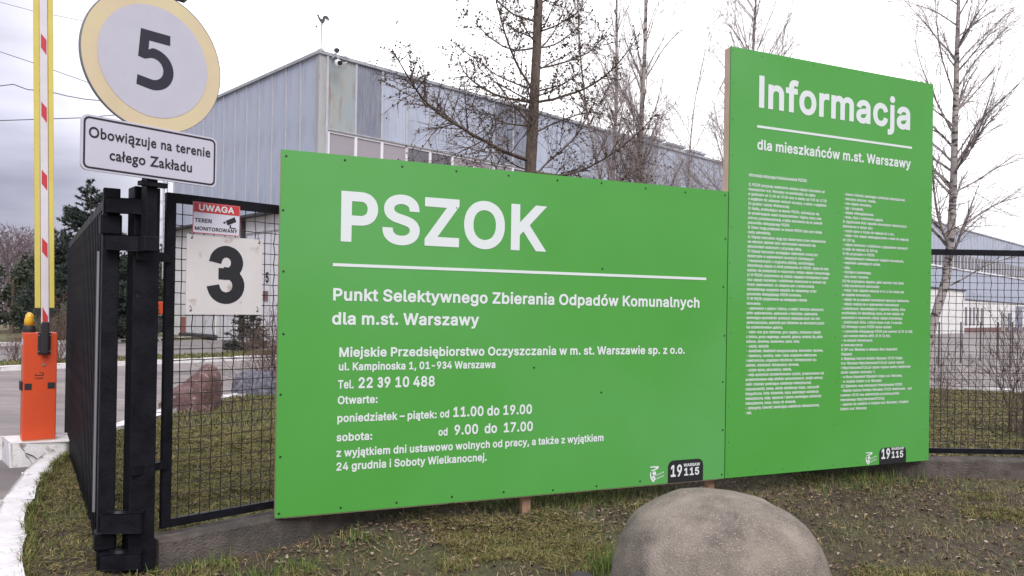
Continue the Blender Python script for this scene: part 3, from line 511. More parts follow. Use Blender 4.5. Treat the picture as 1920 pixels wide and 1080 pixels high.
M_RENDER = mat('white_render', (0.66, 0.65, 0.62, 1), (0.74, 0.73, 0.70, 1), scale=.8, rough=0.85, c3=(0.48, 0.46, 0.43, 1), s3=1.2, lo3=.55, hi3=.75)
M_MAROON = mat('maroon_base', (0.17, 0.09, 0.085, 1), (0.22, 0.12, 0.11, 1), scale=3, rough=0.8)
M_DGREY = mat('dark_flashing', (0.05, 0.05, 0.055, 1), rough=0.6)
M_BRICK = mat('red_brick', (0.26, 0.09, 0.07, 1), (0.34, 0.14, 0.10, 1), scale=12, rough=0.85)
class Face:
    def __init__(s, a, sgn): s.a = a; s.u = Vector((math.cos(a), math.sin(a), 0)) ; s.sgn = sgn; s.o = Vector((math.sin(a), -math.cos(a), 0))
    def loc(s, t, off=0.0, z=0.0): return s.u * (t * s.sgn) + s.o * off + Vector((0, 0, z))
    def put(s, name, me, t, off, z, parent=None, **k):
        o = bpy.data.objects.new(name, me); COL.objects.link(o); o.parent = parent or hall
        o.location = s.loc(t, off, z); o.rotation_euler = (0, 0, s.a); return tag(o, **k)
FR, FL = Face(RA, 1), Face(LA, -1)
def hall_t(px, py, fr):
    d = ray(px, py); k = ((CRN - CAMV).dot(fr.o)) / d.dot(fr.o); p = CAMV + d * k
    return (p - CRN).dot(fr.u) * fr.sgn, p.z
def ribbed(name, w, h, m, ribs=12, depth=0.012):
    """sheet from x=0..w, z=0..h, ribs of real relief, facing -y"""
    V = []; F = []
    prof = []
    for i in range(ribs):
        x0 = w * i / ribs; d = w / ribs
        prof += [(x0, 0), (x0 + d * .55, 0), (x0 + d * .7, -depth), (x0 + d * .85, -depth)]
    prof.append((w, 0))
    n = len(prof)
    V = [(x, y, 0) for x, y in prof] + [(x, y, h) for x, y in prof]
    F = [(i, i + 1, n + i + 1, n + i) for i in range(n - 1)]
    me = bpy.data.meshes.new(name); me.from_pydata(V, [], F); me.materials.append(m); me.update(); return me
def boxmesh(name, x0, x1, y0, y1, z0, z1, m):
    b = MB().box(x0, x1, y0, y1, z0, z1); me = bpy.data.meshes.new(name); me.from_pydata(b.v, [], b.f); me.materials.append(m); me.update(); return me
# structural body so that the hall is solid
HL, HW = 152.0, 14.2
WT, WB, WALLT = 8.38, 6.75, 3.55
body = MB()
c = [Vector((0, 0, 0)), FR.u * HL, FR.u * HL + FL.u * -HW, FL.u * -HW]
cen = (c[0] + c[2]) / 2
c = [p + (cen - p).normalized() * 0.35 for p in c]
body.prism([(p.x, p.y, 0) for p in c], (0, 0, EAVE - 0.15)); body.build('wall_core', M_RENDER, hall)
W = 1.24; T0 = 0.37; NP = 118
me_up = ribbed('wall_panel', W - .02, EAVE - .12 - WT, M_BLUE, 7, .008)
me_upd = ribbed('wall_panel', W - .02, EAVE - .12 - WT, M_DARK, 10, .03)
me_upr = ribbed('wall_panel', W - .02, EAVE - .12 - WT, M_RUST, 10, .02)
me_lo = ribbed('wall_panel', W - .02, WB - WALLT - .1, M_BLUE, 5, .008)
me_bat = boxmesh('batten', -.045, .045, -.05, .0, 0, EAVE - .12 - WT, M_SEAM)
fr_ = MB()
for a in ((0, .09, 0, WT - WB - .12), (W - .03, W, 0, WT - WB - .12)): fr_.box(a[0], a[1], -.06, .04, a[2], a[3])
fr_.box(.09, W - .03, -.05, .03, 0, .09); fr_.box(.09, W - .03, -.05, .03, WT - WB - .21, WT - WB - .12)
me_fr = bpy.data.meshes.new('window'); me_fr.from_pydata(fr_.v, [], fr_.f); me_fr.materials.append(M_PVC)
me_pn = boxmesh('pane', .09, W - .03, -.01, .01, .09, WT - WB - .21, M_PANE)
me_pd = boxmesh('pane', .09, W - .03, -.01, .01, .09, WT - WB - .21, M_PANED)
for i in range(NP):
    t = T0 + W * i
    me = me_upr if i == 0 else me_upd if i in (1, 7, 8) else me_up
    FR.put('wall_panel', me, t, 0.0, WT, label={0: 'rust streaked faded panel at the corner', 1: 'dark grey corrugated panel', 7: 'dark grey panel behind the larch'}.get(i))
    if i: FR.put('batten', me_bat, t, 0.0, WT)
    w_ = FR.put('window', me_fr, t, -0.02, WB + .06)
    p_ = bpy.data.objects.new('pane', me_pn if (i * 7) % 5 not in (1, 3) and i < 40 else me_pd); COL.objects.link(p_); p_.parent = w_
    if i > 20 or True:
        FR.put('lower_panel', me_lo, t, 0.0, WALLT + .05)
# left face panels
WL = 1.185; NL = 12
me_l = ribbed('wall_panel', WL - .02, EAVE - .12 - 5.45, M_BLUE, 7, .008)
me_lb = boxmesh('batten', -.035, .035, -.05, .0, 0, EAVE - .12 - 5.45, M_SEAM)
for i in range(NL):
    t = .22 + WL * (i + 1)
    FL.put('wall_panel', me_l, t, 0.0, 5.45); FL.put('batten', me_lb, t, 0.0, 5.45)
# corner trims, eaves, sills and the white base
m = MB()
def facebox(mb, fr, t0, t1, o0, o1, z0, z1, mi=0):
    P = []
    for z in (z0, z1):
        P += [fr.loc(t0, o0, z), fr.loc(t1, o0, z), fr.loc(t1, o1, z), fr.loc(t0, o1, z)]
    mb.add(P, [(0, 1, 2, 3), (4, 7, 6, 5), (0, 4, 5, 1), (1, 5, 6, 2), (2, 6, 7, 3), (3, 7, 4, 0)], mi)
    return mb
facebox(m, FL, -0.03, .20, -.05, .03, 0, EAVE - .12); m.build('corner_trim', M_TRIM, hall)
m = MB(); facebox(m, FR, .031, .26, -.05, .028, 3.6, EAVE - .12); m.build('corner_trim', M_TRIM, hall)
m = MB(); facebox(m, FR, .262, .36, -.04, .07, 3.6, EAVE - .12); m.build('corner_pipe', M_SEAM, hall)
m = MB(); facebox(m, FR, -.06, HL, -.4, .10, EAVE - .12, EAVE); m.build('roof_edge', M_EDGE, hall)
m = MB(); facebox(m, FL, -.02, HW, -.4, .102, EAVE - .121, EAVE + .002); m.build('roof_edge', M_EDGE, hall)
m = MB(); m.prism([(p.x, p.y, EAVE - .14) for p in c], (0, 0, .1)); m.build('roof', M_EDGE, hall)
m = MB(); facebox(m, FR, .36, HL, -.05, .09, WT - .06, WT); m.build('window_head', M_EDGE, hall)
m = MB(); facebox(m, FR, .36, HL, -.05, .10, WB - .03, WB + .05); m.build('window_sill', M_PVC, hall)
m = MB(); facebox(m, FR, 0, HL, -.30, .06, .5, WALLT); m.build('base_wall', M_RENDER, hall)
m = MB(); facebox(m, FR, 0, HL, -.30, .10, -.05, .5); m.build('base_plinth', M_MAROON, hall)
m = MB(); facebox(m, FR, 0, HL, -.1, .16, WALLT, WALLT + .08); m.build('flashing', M_DGREY, hall)
m = MB(); facebox(m, FL, .2, HW - .0, -.30, .05, 0, 5.33); m.build('base_wall', M_RENDER, hall)
m = MB(); facebox(m, FL, -.1, HW + .1, -.1, .45, 5.33, 5.42); m.build('canopy', M_DGREY, hall)
# doors of the left face
def facedoor(fr, t0, t1, z0, z1, name='door', mtl=None, leafs=2, frame=M_TRIM, parent=None):
    m = MB(); facebox(m, fr, t0, t1, .05, .09, z0, z1); d = m.build(name, mtl or M_PVC, hall)
    f = MB()
    for a in (t0, t1 - .06): facebox(f, fr, a, a + .06, .09, .13, z0, z1)
    facebox(f, fr, t0 + .06, t1 - .06, .09, .13, z1 - .07, z1)
    for k in range(1, leafs):
        tt = t0 + (t1 - t0) * k / leafs; facebox(f, fr, tt - .02, tt + .02, .09, .115, z0, z1 - .07)
    f.build('door_frame', frame, d)
    return d
facedoor(FL, 8.9, 12.3, .25, 4.3, leafs=3)
facedoor(FL, 6.7, 8.3, .05, 4.2, leafs=2)
facedoor(FL, 1.2, 5.8, .05, 4.7, leafs=4)
m = MB(); facebox(m, FL, 8.7, 12.6, .05, .35, .1, .22); m.build('threshold', M_DGREY, hall)
m = MB(); facebox(m, FL, 12.35, 12.95, .05, .12, .0, 1.0); m.build('brick_patch', M_BRICK, hall)
m = MB(); facebox(m, FL, 6.05, 6.2, .05, .2, .1, 5.3); m.build('drainpipe', M_DGREY, hall)
t5, z5 = hall_t(502, 530, FL)
m = MB(); lettering(m, '5', 0, 0, .42, sx=1.0); o = m.build('door_number', M_PBLACK, hall); o.location = FL.loc(t5, .12, z5); o.rotation_euler = (0, 0, LA)
m = MB(); facebox(m, FL, t5 - .25, t5 + .15, .09, .13, z5 - .75, z5 - .35); m.build('plaque', M_MAROON, hall)
# annex and openings far along the right face
ta, _ = hall_t(1788, 600, FR)
m = MB(); facebox(m, FR, 58, ta - 1.0, .06, 1.3, 0, 4.35); m.build('annex', M_RENDER, hall)
m = MB(); facebox(m, FR, 57.9, ta - .9, .06, 1.45, 4.35, 4.47); m.build('annex_roof', M_DGREY, hall)
for px in (1800, 1808, 1816, 1823, 1830, 1838):
    t, _ = hall_t(px, 590, FR)
    m = MB(); facebox(m, FR, t, t + .75, .06, .09, .75, 2.75); m.build('window', M_PANED, hall)
for px, wd, zt, mm in ((1876, 1.6, 2.3, M_TRIM), (1889, 1.6, 2.3, M_DARK), (1903, 3.2, 3.2, M_DARK)):
    t, _ = hall_t(px, 590, FR)
    m = MB(); facebox(m, FR, t, t + wd, .105, .13, .05, zt); m.build('door', mm, hall)
# roof vents
for px, h_ in ((1249, .55), (1290, .5), (1330, .45)):
    t, _ = hall_t(px, 290, FR)
    m = MB(); facebox(m, FR, t - .7, t + .9, -2.6, -.9, EAVE - .03, EAVE + h_); facebox(m, FR, t - .8, t + 1.0, -2.7, -.8, EAVE + h_, EAVE + h_ + .12)
    m.build('roof_vent', M_SEAM, hall)
# caged ladder on the end of the left face
lad = MB(); LT = HW + .25
for tt in (LT, LT + .45): lad.tube([FL.loc(tt, .35, 2.9), FL.loc(tt, .35, EAVE + 1.0)], .03, 5)
z = 3.0
while z < EAVE + .6: lad.tube([FL.loc(LT, .35, z), FL.loc(LT + .45, .35, z)], .015, 4); z += .3
lo_ = lad.build('ladder', M_EDGE, hall)
cg = MB(); z = 5.0
hoop = lambda z: [FL.loc(LT + .22 + .42 * math.cos(a), .35 + .75 * math.sin(a), z) for a in [math.pi * k / 8 for k in range(9)]]
while z < EAVE + 1.0: cg.tube(hoop(z), .018, 4); z += .9
for k in (1, 3, 4, 5, 7):
    a = math.pi * k / 8; cg.tube([FL.loc(LT + .22 + .42 * math.cos(a), .35 + .75 * math.sin(a), 5.0), FL.loc(LT + .22 + .42 * math.cos(a), .35 + .75 * math.sin(a), EAVE + 1.0)], .012, 4)
cg.build('safety_cage', M_EDGE, lo_)
# gutter brackets / hooks on the wall
for px, py in ((920, 222), (958, 215)):
    t, z = hall_t(px, py, FR)
    m = MB(); m.tube([FR.loc(t - .45, .12, z + .12), FR.loc(t, .25, z + .1), FR.loc(t + .05, .3, z - .4), FR.loc(t - .15, .3, z - .75), FR.loc(t - .5, .3, z - .85)], .045, 6)
    m.build('wall_bracket', M_DGREY, hall)

# weather vane on the corner
vp = CRN + Vector((0.03, 0.03, EAVE))
vane = empty('weather_vane', vp, math.radians(8), 'black rooster weather vane on a thin mast above the hall corner', 'weather vane')
m = MB(); m.tube([(0, 0, -.05), (0.0, 0, 1.05)], .026, 6); m.box(-.1, .1, -.1, .1, -.02, .06); m.build('mast', M_EDGE, vane)
RO = [(335, 103), (338, 97), (337, 91), (342, 95), (347, 93), (349, 101), (354, 112), (361, 121), (372, 124), (373, 110), (382, 101), (396, 99), (408, 105), (415, 118), (417, 130), (412, 140), (409, 124), (404, 138), (401, 118), (396, 136), (391, 116), (388, 134), (383, 146), (374, 154), (366, 153), (357, 142), (347, 126), (341, 112), (342, 106)]
m = MB(); m.prism([((x - 366) * .0057, -.012, (172 - y) * .0057 + .93) for x, y in RO], (0, .024, 0)); m.build('rooster', M_DGREY, vane)
m = MB(); m.tube([(-.17, 0, .92), (.15, 0, 1.05)], .012, 5); m.prism([(-.17, -.01, .86), (-.24, -.01, .89), (-.15, -.01, .99)], (0, .02, 0)); m.build('arrow', M_DGREY, vane)

# cameras on the hall corner
def cctv(px, py, kind, label):
    t, z = hall_t(px, py, FR); r = empty('security_camera', CRN + FR.loc(t, .05, z), RA, label, 'camera')
    if kind:
        m = MB(); m.tube([(0, 0, .3), (0, -.25, .34), (0, -.42, .26), (0, -.42, .12)], .03, 8); m.build('bracket', M_PVC, r)
        b = MB()
        for k in range(5): pass
        b.tube([(0, -.42, .13), (0, -.42, .10), (0, -.42, -.02), (0, -.42, -.12), (0, -.42, -.17)], [.08, .12, .125, .09, .02], 14); b.build('dome', M_PVC, r, smooth=True)
        m = MB(); m.tube([(0, -.43, .03), (0.0, -.6, -.02)], .085, 12); m.build('lens', M_PBLACK, r)
    else:
        m = MB(); m.tube([(0, 0, 0), (0, -.2, .02), (.0, -.3, .05)], .025, 8); m.build('bracket', M_PVC, r)
        m = MB(); m.tube([(-.05, -.25, .1), (-.18, -.55, .0)], .085, 10); m.build('housing', M_DGREY, r)
        m = MB(); ring = [(.35 + .26 * math.cos(a), -.1, .0 + .26 * math.sin(a)) for a in [2 * math.pi * k / 16 for k in range(15)]]
        m.tube([(0, -.1, .12)] + ring, .018, 5); m.build('cable', M_PVC, r)
cctv(621, 124, 1, 'white dome security camera hanging on the rusty corner panel of the hall')
cctv(624, 103, 0, 'small dark camera with looped cable just under the hall roof edge')

# ------------------------------------------------------------------ mesh fence
PITCHW = 0.07
def wire_lines(w, h, crimp):
    """woven crimped wires in the x-z plane"""
    m = MB(); r = 0.0030
    nx = int(w / PITCHW); nz = int(h / PITCHW)
    ox = (w - (nx - 1) * PITCHW) / 2 if nx > 1 else w / 2; oz = (h - (nz - 1) * PITCHW) / 2
    rr = random.Random(3)
    for i in range(nx):
        x = ox + i * PITCHW; j0 = rr.uniform(-.002, .002)
        if crimp:
            P = [(x + j0 + rr.uniform(-.001, .001), 0, 0)]
            for k in range(nz): P += [(x + j0 + rr.uniform(-.002, .002) + .0022 * (1 if k % 2 else -1), .0035 * (1 if (i + k) % 2 else -1), oz + k * PITCHW)]
            P += [(x + j0, 0, h)]
        else: P = [(x, 0, 0), (x, 0, h)]
        m.tube(P, r, 4, cap=False)
    for k in range(nz):
        z = oz + k * PITCHW; j0 = rr.uniform(-.0015, .0015)
        if crimp: P = [(0, 0, z)] + [(ox + i * PITCHW, -.0035 * (1 if (i + k) % 2 else -1), z + j0 + rr.uniform(-.0015, .0015)) for i in range(nx)] + [(w, 0, z)]
        else: P = [(0, .003, z), (w, .003, z)]
        m.tube(P, r, 4, cap=False)
    return m
def fence_panel(root, x0, w, crimp=True):
    z0, z1, sw = .182, 2.245, .058
    for a in (x0, x0 + w - sw):
        MB().box(a, a + sw, -.02, .02, z0, z1).build('stile', M_BLACK, root, bevel=.003)
    MB().box(x0 + sw, x0 + w - sw, -.0185, .0185, z0, z0 + .05).build('bottom_rail', M_BLACK, root)
    MB().box(x0 + sw, x0 + w - sw, -.0185, .0185, z1 - .058, z1).build('top_rail', M_BLACK, root)
    m = wire_lines(w - 2 * sw, z1 - z0 - .108, crimp)
    o = m.build('wire_mesh', M_WIRE, root, kind='stuff'); o.location = (x0 + sw, 0, z0 + .05)
def plinth(root, x0, x1, seed):
    rr = random.Random(seed); m = MB(); n = 14
    V = []
    for i in range(n + 1):
        x = x0 + (x1 - x0) * i / n; j = lambda s: rr.uniform(-s, s)
        V += [(x, -.09 + j(.006), -.35), (x, -.085 + j(.006), .115 + j(.006)), (x, -.072 + j(.004), .131 + j(.004)), (x, .10 + j(.006), .133 + j(.004)), (x, .11, -.35)]
    F = [(i * 5 + k, (i + 1) * 5 + k, (i + 1) * 5 + k + 1, i * 5 + k + 1) for i in range(n) for k in range(4)]
    F += [(0, 1, 2, 3, 4), tuple(n * 5 + k for k in (4, 3, 2, 1, 0))]
    m.add(V, F); m.build('plinth', M_WALLC, root, bevel=.004)
fa = empty('mesh_fence', (A0.x, A0.y, 0), AA, 'black framed wire mesh fence running from the gate post behind the left green board', 'fence')
plinth(fa, -.036, 1.4, 1); plinth(fa, 1.404, 2.9, 2); plinth(fa, 2.904, FA_LEN + .02, 3)
fence_panel(fa, 0.0, 2.1); fence_panel(fa, 2.2, 2.1, False)
MB().box(2.11, 2.19, -.04, .04, .0, 2.25).build('fence_post', M_BLACK, fa)
fb = empty('mesh_fence', (TURN.x, TURN.y + .02, 0), 0.0, 'straight black wire mesh fence on a low concrete plinth at the right edge', 'fence')
MB().box(-.04, .04, -.04, .04, .0, 2.25).build('fence_post', M_BLACK, fb)
for i in range(6): plinth(fb, .05 + i * 2.2, .046 + (i + 1) * 2.2, 5 + i)
xx = .06
for i in range(5):
    fence_panel(fb, xx, 2.5, i in (1, 2)); xx += 2.5
    MB().box(xx + .02, xx + .1, -.04, .04, 0, 2.25).build('fence_post', M_BLACK, fb); xx += .12

# ------------------------------------------------------------------ gate post, hinges, leaf
gp = empty('gate_post', (-2.215, 4.73, 0), 0, 'thick black steel gate post carrying the round 5 sign', 'post')
MB().box(-.072, .072, -.072, .072, -.3, 2.25, rz=math.radians(40)).build('post_tube', M_BLACK, gp, bevel=.006)
def bar(name, root, a, b, th, z0, z1, bev=.006):
    """horizontal flat bar between two ground points, th thick"""
    a = Vector(a); b = Vector(b); d = (b - a).normalized(); n = Vector((-d.y, d.x)) * th / 2
    o = root.location
    P = [a + n, a - n, b - n, b + n]
    return MB().prism([(p.x - o.x, p.y - o.y, z0) for p in P], (0, 0, z1 - z0)).build(name, M_BLACK, root, bevel=bev)
for z0, z1 in ((2.085, 2.170), (1.868, 1.955), (.225, .338), (.012, .105)):
    bar('hinge_bracket', gp, (-2.365, 4.600), (-2.15, 4.640), .07, z0, z1)
for z0, z1 in ((1.815, 1.87), (.555, .60)):
    bar('strap', gp, (-2.20, 4.615), (-2.105, 4.845), .02, z0, z1, .003)
gl = empty('metal_gate', (LEAF0.x, LEAF0.y, 0), math.atan2(LEAFD.y, LEAFD.x), 'black slatted steel gate leaf swung open beside the thick post', 'gate')
GL = 4.52
MB().box(-.03, .03, -.045, .045, .0, 2.235).build('stile', M_BLACK, gl, bevel=.005)
MB().box(GL - .06, GL, -.03, .03, .0, 2.2).build('stile', M_BLACK, gl)
MB().box(.03, GL - .06, -.025, .025, .03, .09).build('bottom_rail', M_BLACK, gl)
MB().box(.03, GL - .06, -.025, .025, 2.14, 2.2).build('top_rail', M_BLACK, gl)
sl_ = boxmesh('slat', -.021, .021, -.012, .012, .09, 2.14, M_BLACK)
n = 62
for i in range(n):
    o = bpy.data.objects.new('slat', sl_); COL.objects.link(o); o.parent = gl; o.location = (.075 + i * (GL - .18) / (n - 1), 0.014 * (1 if i % 2 else -1), 0)
for z0, z1 in ((1.958, 2.082), (.108, .222)):
    MB().box(-.045, .05, -.055, .06, z0, z1).build('hinge_block', M_BLACK, gl, bevel=.012)
MB().tube([(-.02, .065, .34), (-.02, .065, 1.86)], .008, 6).build('edge_rod', mat('worn_steel', (.25, .25, .26, 1), rough=.5, metal=.6), gl)

# ------------------------------------------------------------------ road sign on the post
SA = math.radians(50)
sg = empty('road_sign', (-2.09, 4.5, 0), SA, 'round cream rimmed sign with a black 5 above a white text plate', 'sign')
M_CREAM = mat('faded_cream', (0.66, 0.57, 0.33, 1), (0.63, 0.50, 0.34, 1), scale=2.2, rough=0.5, c3=(0.58, 0.50, 0.30, 1), s3=2)
M_RETRO = mat('reflective_white', (0.49, 0.48, 0.54, 1), (0.52, 0.51, 0.57, 1), scale=6, rough=0.42)
M_PLATE = mat('sign_plate_white', (0.53, 0.51, 0.58, 1), (0.56, 0.54, 0.61, 1), scale=3, rough=0.45)
M_ALU = mat('sign_edge', (0.20, 0.20, 0.21, 1), rough=0.5, metal=0.3)
MB().box(.020, .084, .05, .12, 1.86, 3.45).build('pole', M_BLACK, sg, bevel=.004)
MB().box(.010, .094, .045, .13, 1.86, 1.95).build('clamp', M_BLACK, sg, bevel=.006)
for z in (2.235, 2.585): MB().box(-.03, .125, .012, .06, z, z + .025).build('clamp', M_BLACK, sg)
CX, CZ, RAD = .03, 2.947, .402
def ringprism(mb, cx, cz, r, y0, y1, n=72, mi=0):
    return mb.prism([(cx + r * math.cos(2 * math.pi * i / n), y0, cz + r * math.sin(2 * math.pi * i / n)) for i in range(n)], (0, y1 - y0, 0), mi)
ringprism(MB(), CX, CZ, RAD, 0, .012).build('disc', M_CREAM, sg)
m = MB(); n = 72
V = []
for r, y in ((RAD, -.001), (RAD + .004, -.001), (RAD + .004, .02), (RAD, .02)):
    V += [(CX + r * math.cos(2 * math.pi * i / n), y, CZ + r * math.sin(2 * math.pi * i / n)) for i in range(n)]
m.add(V, [(k * n + i, k * n + (i + 1) % n, ((k + 1) % 4) * n + (i + 1) % n, ((k + 1) % 4) * n + i) for k in range(4) for i in range(n)]); m.build('rim', M_ALU, sg)
m = MB(); m.disc((CX, -.0015, CZ), .318, (1, 0, 0), (0, 0, 1), 72); m.build('face', M_RETRO, sg)
m = MB()
# road sign numeral five: top bar, stem, round bowl
arc = [(CX - .010 + .088 * math.cos(a), CZ - .055 + .098 * math.sin(a)) for a in [math.radians(128 - 6.5 * k) for k in range(44)]]
def thick(path, w):
    L, R = [], []
    for i, p in enumerate(path):
        a = path[max(i - 1, 0)]; b = path[min(i + 1, len(path) - 1)]
        dx, dz = b[0] - a[0], b[1] - a[1]; l = math.hypot(dx, dz); L.append((p[0] - dz / l * w / 2, p[1] + dx / l * w / 2)); R.append((p[0] + dz / l * w / 2, p[1] - dx / l * w / 2))
    return L + R[::-1]
five = [(CX - .085, CZ + .170), (CX + .086, CZ + .170), (CX + .086, CZ + .113), (CX - .036, CZ + .113), (CX - .040, CZ + .060)]
ao = [(CX - .012 + .121 * math.cos(a), CZ - .045 + .119 * math.sin(a)) for a in [math.radians(108 - 8 * k) for k in range(29)]]
ai = [(CX - .012 + .060 * math.cos(a), CZ - .045 + .062 * math.sin(a)) for a in [math.radians(112 - 8 * k) for k in range(29)]]
outl = five + ao[2:-2] + [(CX - .105, CZ - .150), (CX - .100, CZ - .095)] + ai[::-1][2:-1] + [(CX - .060, CZ + .003), (CX - .098, CZ + .010)]
m.prism([(x, -.0022, z) for x, z in outl], (0, -.0006, 0)); m.build('numeral', mat('sign_black', (.02, .02, .03, 1), rough=.45), sg)
def rrect(x0, x1, z0, z1, r, y, n=6):
    P = []
    for cx, cz, a0 in ((x1 - r, z1 - r, 0), (x0 + r, z1 - r, 90), (x0 + r, z0 + r, 180), (x1 - r, z0 + r, 270)):
        P += [(cx + r * math.cos(math.radians(a0 + 90 * k / n)), y, cz + r * math.sin(math.radians(a0 + 90 * k / n))) for k in range(n + 1)]
    return P
x0, x1, z0, z1 = -.362, .418, 2.273, 2.573
m = MB(); m.prism(rrect(x0, x1, z0, z1, .035, -.004), (0, .016, 0)); pl = m.build('plate', M_PLATE, sg)
m = MB(); A = rrect(x0 + .010, x1 - .010, z0 + .010, z1 - .010, .03, -.0055); B = rrect(x0 + .020, x1 - .020, z0 + .020, z1 - .020, .022, -.0055)
k = len(A); m.add(A + B, [(i, (i + 1) % k, (i + 1) % k + k, i + k) for i in range(k)]); m.build('border', M_PBLACK, pl)
def bfont(s, width, x, z, size, y, parent, m, offset=0.0, align='LEFT', spacing=1.0):
    c = bpy.data.curves.new('lettering', 'FONT'); c.body = s; c.size = size; c.offset = offset; c.resolution_u = 3; c.align_x = 'LEFT'; c.space_character = spacing
    o = bpy.data.objects.new('tmp', c); COL.objects.link(o)
    bpy.context.view_layer.update()
    dg = bpy.context.evaluated_depsgraph_get(); me = bpy.data.meshes.new_from_object(o.evaluated_get(dg))
    bpy.data.objects.remove(o)
    xs = [v.co.x for v in me.vertices]; k = width / (max(xs) - min(xs)); mn = min(xs)
    for v in me.vertices: v.co = ((v.co.x - mn) * k + x, y, v.co.y + z)
    me.materials.clear(); me.materials.append(m)
    q = bpy.data.objects.new('lettering', me); COL.objects.link(q); q.parent = parent; return q
bfont('Obowiązuje na terenie', .700, -.325, 2.452, .083, -.006, pl, M_PBLACK, .0014, spacing=1.05)
bfont('całego Zakładu', .475, -.215, 2.345, .083, -.006, pl, M_PBLACK, .0014, spacing=1.05)
for dx, dz in ((.0, .25), (.0, -.255), (-.3, -.2)):
    pass
# lower corner of a further plate mounted above, behind the round one
p_ = pt(345, 6, 4.72)
m = MB(); q = [pt(300, -8, 4.66), pt(345, 6, 4.72), pt(362, -8, 4.86), pt(340, -60, 4.86), pt(285, -52, 4.66)]
o = sg.location
iv = Matrix.Rotation(-SA, 3, 'Z')
q = [iv @ (v - Vector((o.x, o.y, 0))) for v in q]
m.prism(q, (0, 0.0, .02)); m.build('upper_bracket_plate', M_BLACK, sg)

# ------------------------------------------------------------------ signs wired to the fence mesh
ns = empty('number_sign', (A0.x, A0.y, 0) , AA, 'white square plate with a big black 3 wired to the mesh fence', 'sign')
M_ENAM = mat('worn_enamel', (0.58, 0.55, 0.53, 1), (0.62, 0.59, 0.57, 1), scale=5, rough=0.5, c3=(0.42, 0.36, 0.30, 1), s3=9, lo3=.64, hi3=.74)
MB().box(.119, .632, -.034, -.030, 1.497, 1.998).build('plate', M_ENAM, ns, bevel=.001)
m = MB(); lettering(m, '3', .238, 1.568, .372, width=.292, y=-.0355); m.build('numeral', M_PBLACK, ns)
for x, z in ((.15, 1.975), (.605, 1.975), (.60, 1.52), (.15, 1.52)):
    m = MB(); m.disc((x, -.0352, z), .006, (1, 0, 0), (0, 0, 1), 10); m.tube([(x, -.036, z), (x + .003, -.045, z + .01), (x - .003, -.036, z + .03), (x, -.01, z + .035), (x, .004, z + .02)], .0022, 4); m.build('wire_tie', M_WIRE, ns)
ws = empty('warning_sign', (A0.x, A0.y, 0), AA, 'small red and white UWAGA camera warning plate above the number 3', 'sign')
M_RED = mat('sign_red', (0.50, 0.035, 0.04, 1), rough=0.45)
ux, uz, uw, uh = .150, 2.008, .312, .197
MB().box(ux, ux + uw, -.044, -.040, uz, uz + uh).build('plate', mat('plastic_white', (.62, .60, .66, 1), rough=.4), ws)
m = MB(); m.poly([(ux + .006, -.0452, uz + uh - .065), (ux + uw - .006, -.0452, uz + uh - .065), (ux + uw - .006, -.0452, uz + uh - .006), (ux + .006, -.0452, uz + uh - .006)]); m.build('red_band', M_RED, ws)
m = MB(); b = .004
for r_ in ((0, b, 0, uh), (uw - b, uw, 0, uh), (b, uw - b, 0, b), (b, uw - b, uh - b, uh)):
    m.box(ux + r_[0], ux + r_[1], -.0450, -.0442, uz + r_[2], uz + r_[3])
m.build('red_border', M_RED, ws)
m = MB(); lettering(m, 'UWAGA', ux + .034, uz + uh - .054, .040, width=.238, y=-.0458); m.build('lettering', M_WHITE, ws)
m = MB(); lettering(m, 'TEREN', ux + .012, uz + .068, .026, width=.112, y=-.0454); m.build('lettering', M_PBLACK, ws); m = MB(); lettering(m, 'MONITOROWANY', ux + .012, uz + .018, .024, width=.284, y=-.0454)
m.build('lettering', M_PBLACK, ws)
m = MB(); cx, cz = ux + .245, uz + .088
m.poly([(cx - .03, -.0454, cz + .005), (cx + .03, -.0454, cz + .034), (cx + .042, -.0454, cz + .004), (cx - .018, -.0454, cz - .024)])
m.poly([(cx - .047, -.0454, cz - .006), (cx - .034, -.0454, cz + .001), (cx - .03, -.0454, cz - .010), (cx - .043, -.0454, cz - .017)])
m.poly([(cx - .004, -.0454, cz - .022), (cx + .006, -.0454, cz - .018), (cx + .006, -.0454, cz - .036), (cx + .04, -.0454, cz - .036), (cx + .04, -.0454, cz - .042), (cx - .004, -.0454, cz - .042)])
m.build('camera_pictogram', M_PBLACK, ws)

# ------------------------------------------------------------------ green information boards
BA = math.radians(24); BO = Vector((-1.567, 5.298, 0))
BU = Vector((math.cos(BA), math.sin(BA), 0)); BN = Vector((math.sin(BA), -math.cos(BA), 0))
def board_root(u, label):
    r = empty('information_board', BO + BU * u, BA, label, 'board'); return r
def screws(root, pts):
    m = MB()
    for x, z in pts:
        x += random.uniform(-.012, .012); z += random.uniform(-.01, .01)
        m.disc((x, -.0012, z), .0085, (1, 0, 0), (0, 0, 1), 8)
        m.prism([(x + .005 * math.cos(a), -.0013, z + .005 * math.sin(a)) for a in [math.pi * k / 3 for k in range(6)]], (0, -.0022, 0))
    m.build('screw_row', M_PBLACK, root, kind='stuff')
def edge_pts(w, z0, z1, nx, nz, mid=None):
    P = [(.03 + (w - .06) * i / nx, z) for i in range(nx + 1) for z in (z0 + .035, z1 - .035)]
    P += [(x, z0 + (z1 - z0) * i / nz) for i in range(1, nz) for x in (.03, w - .03)]
    return P
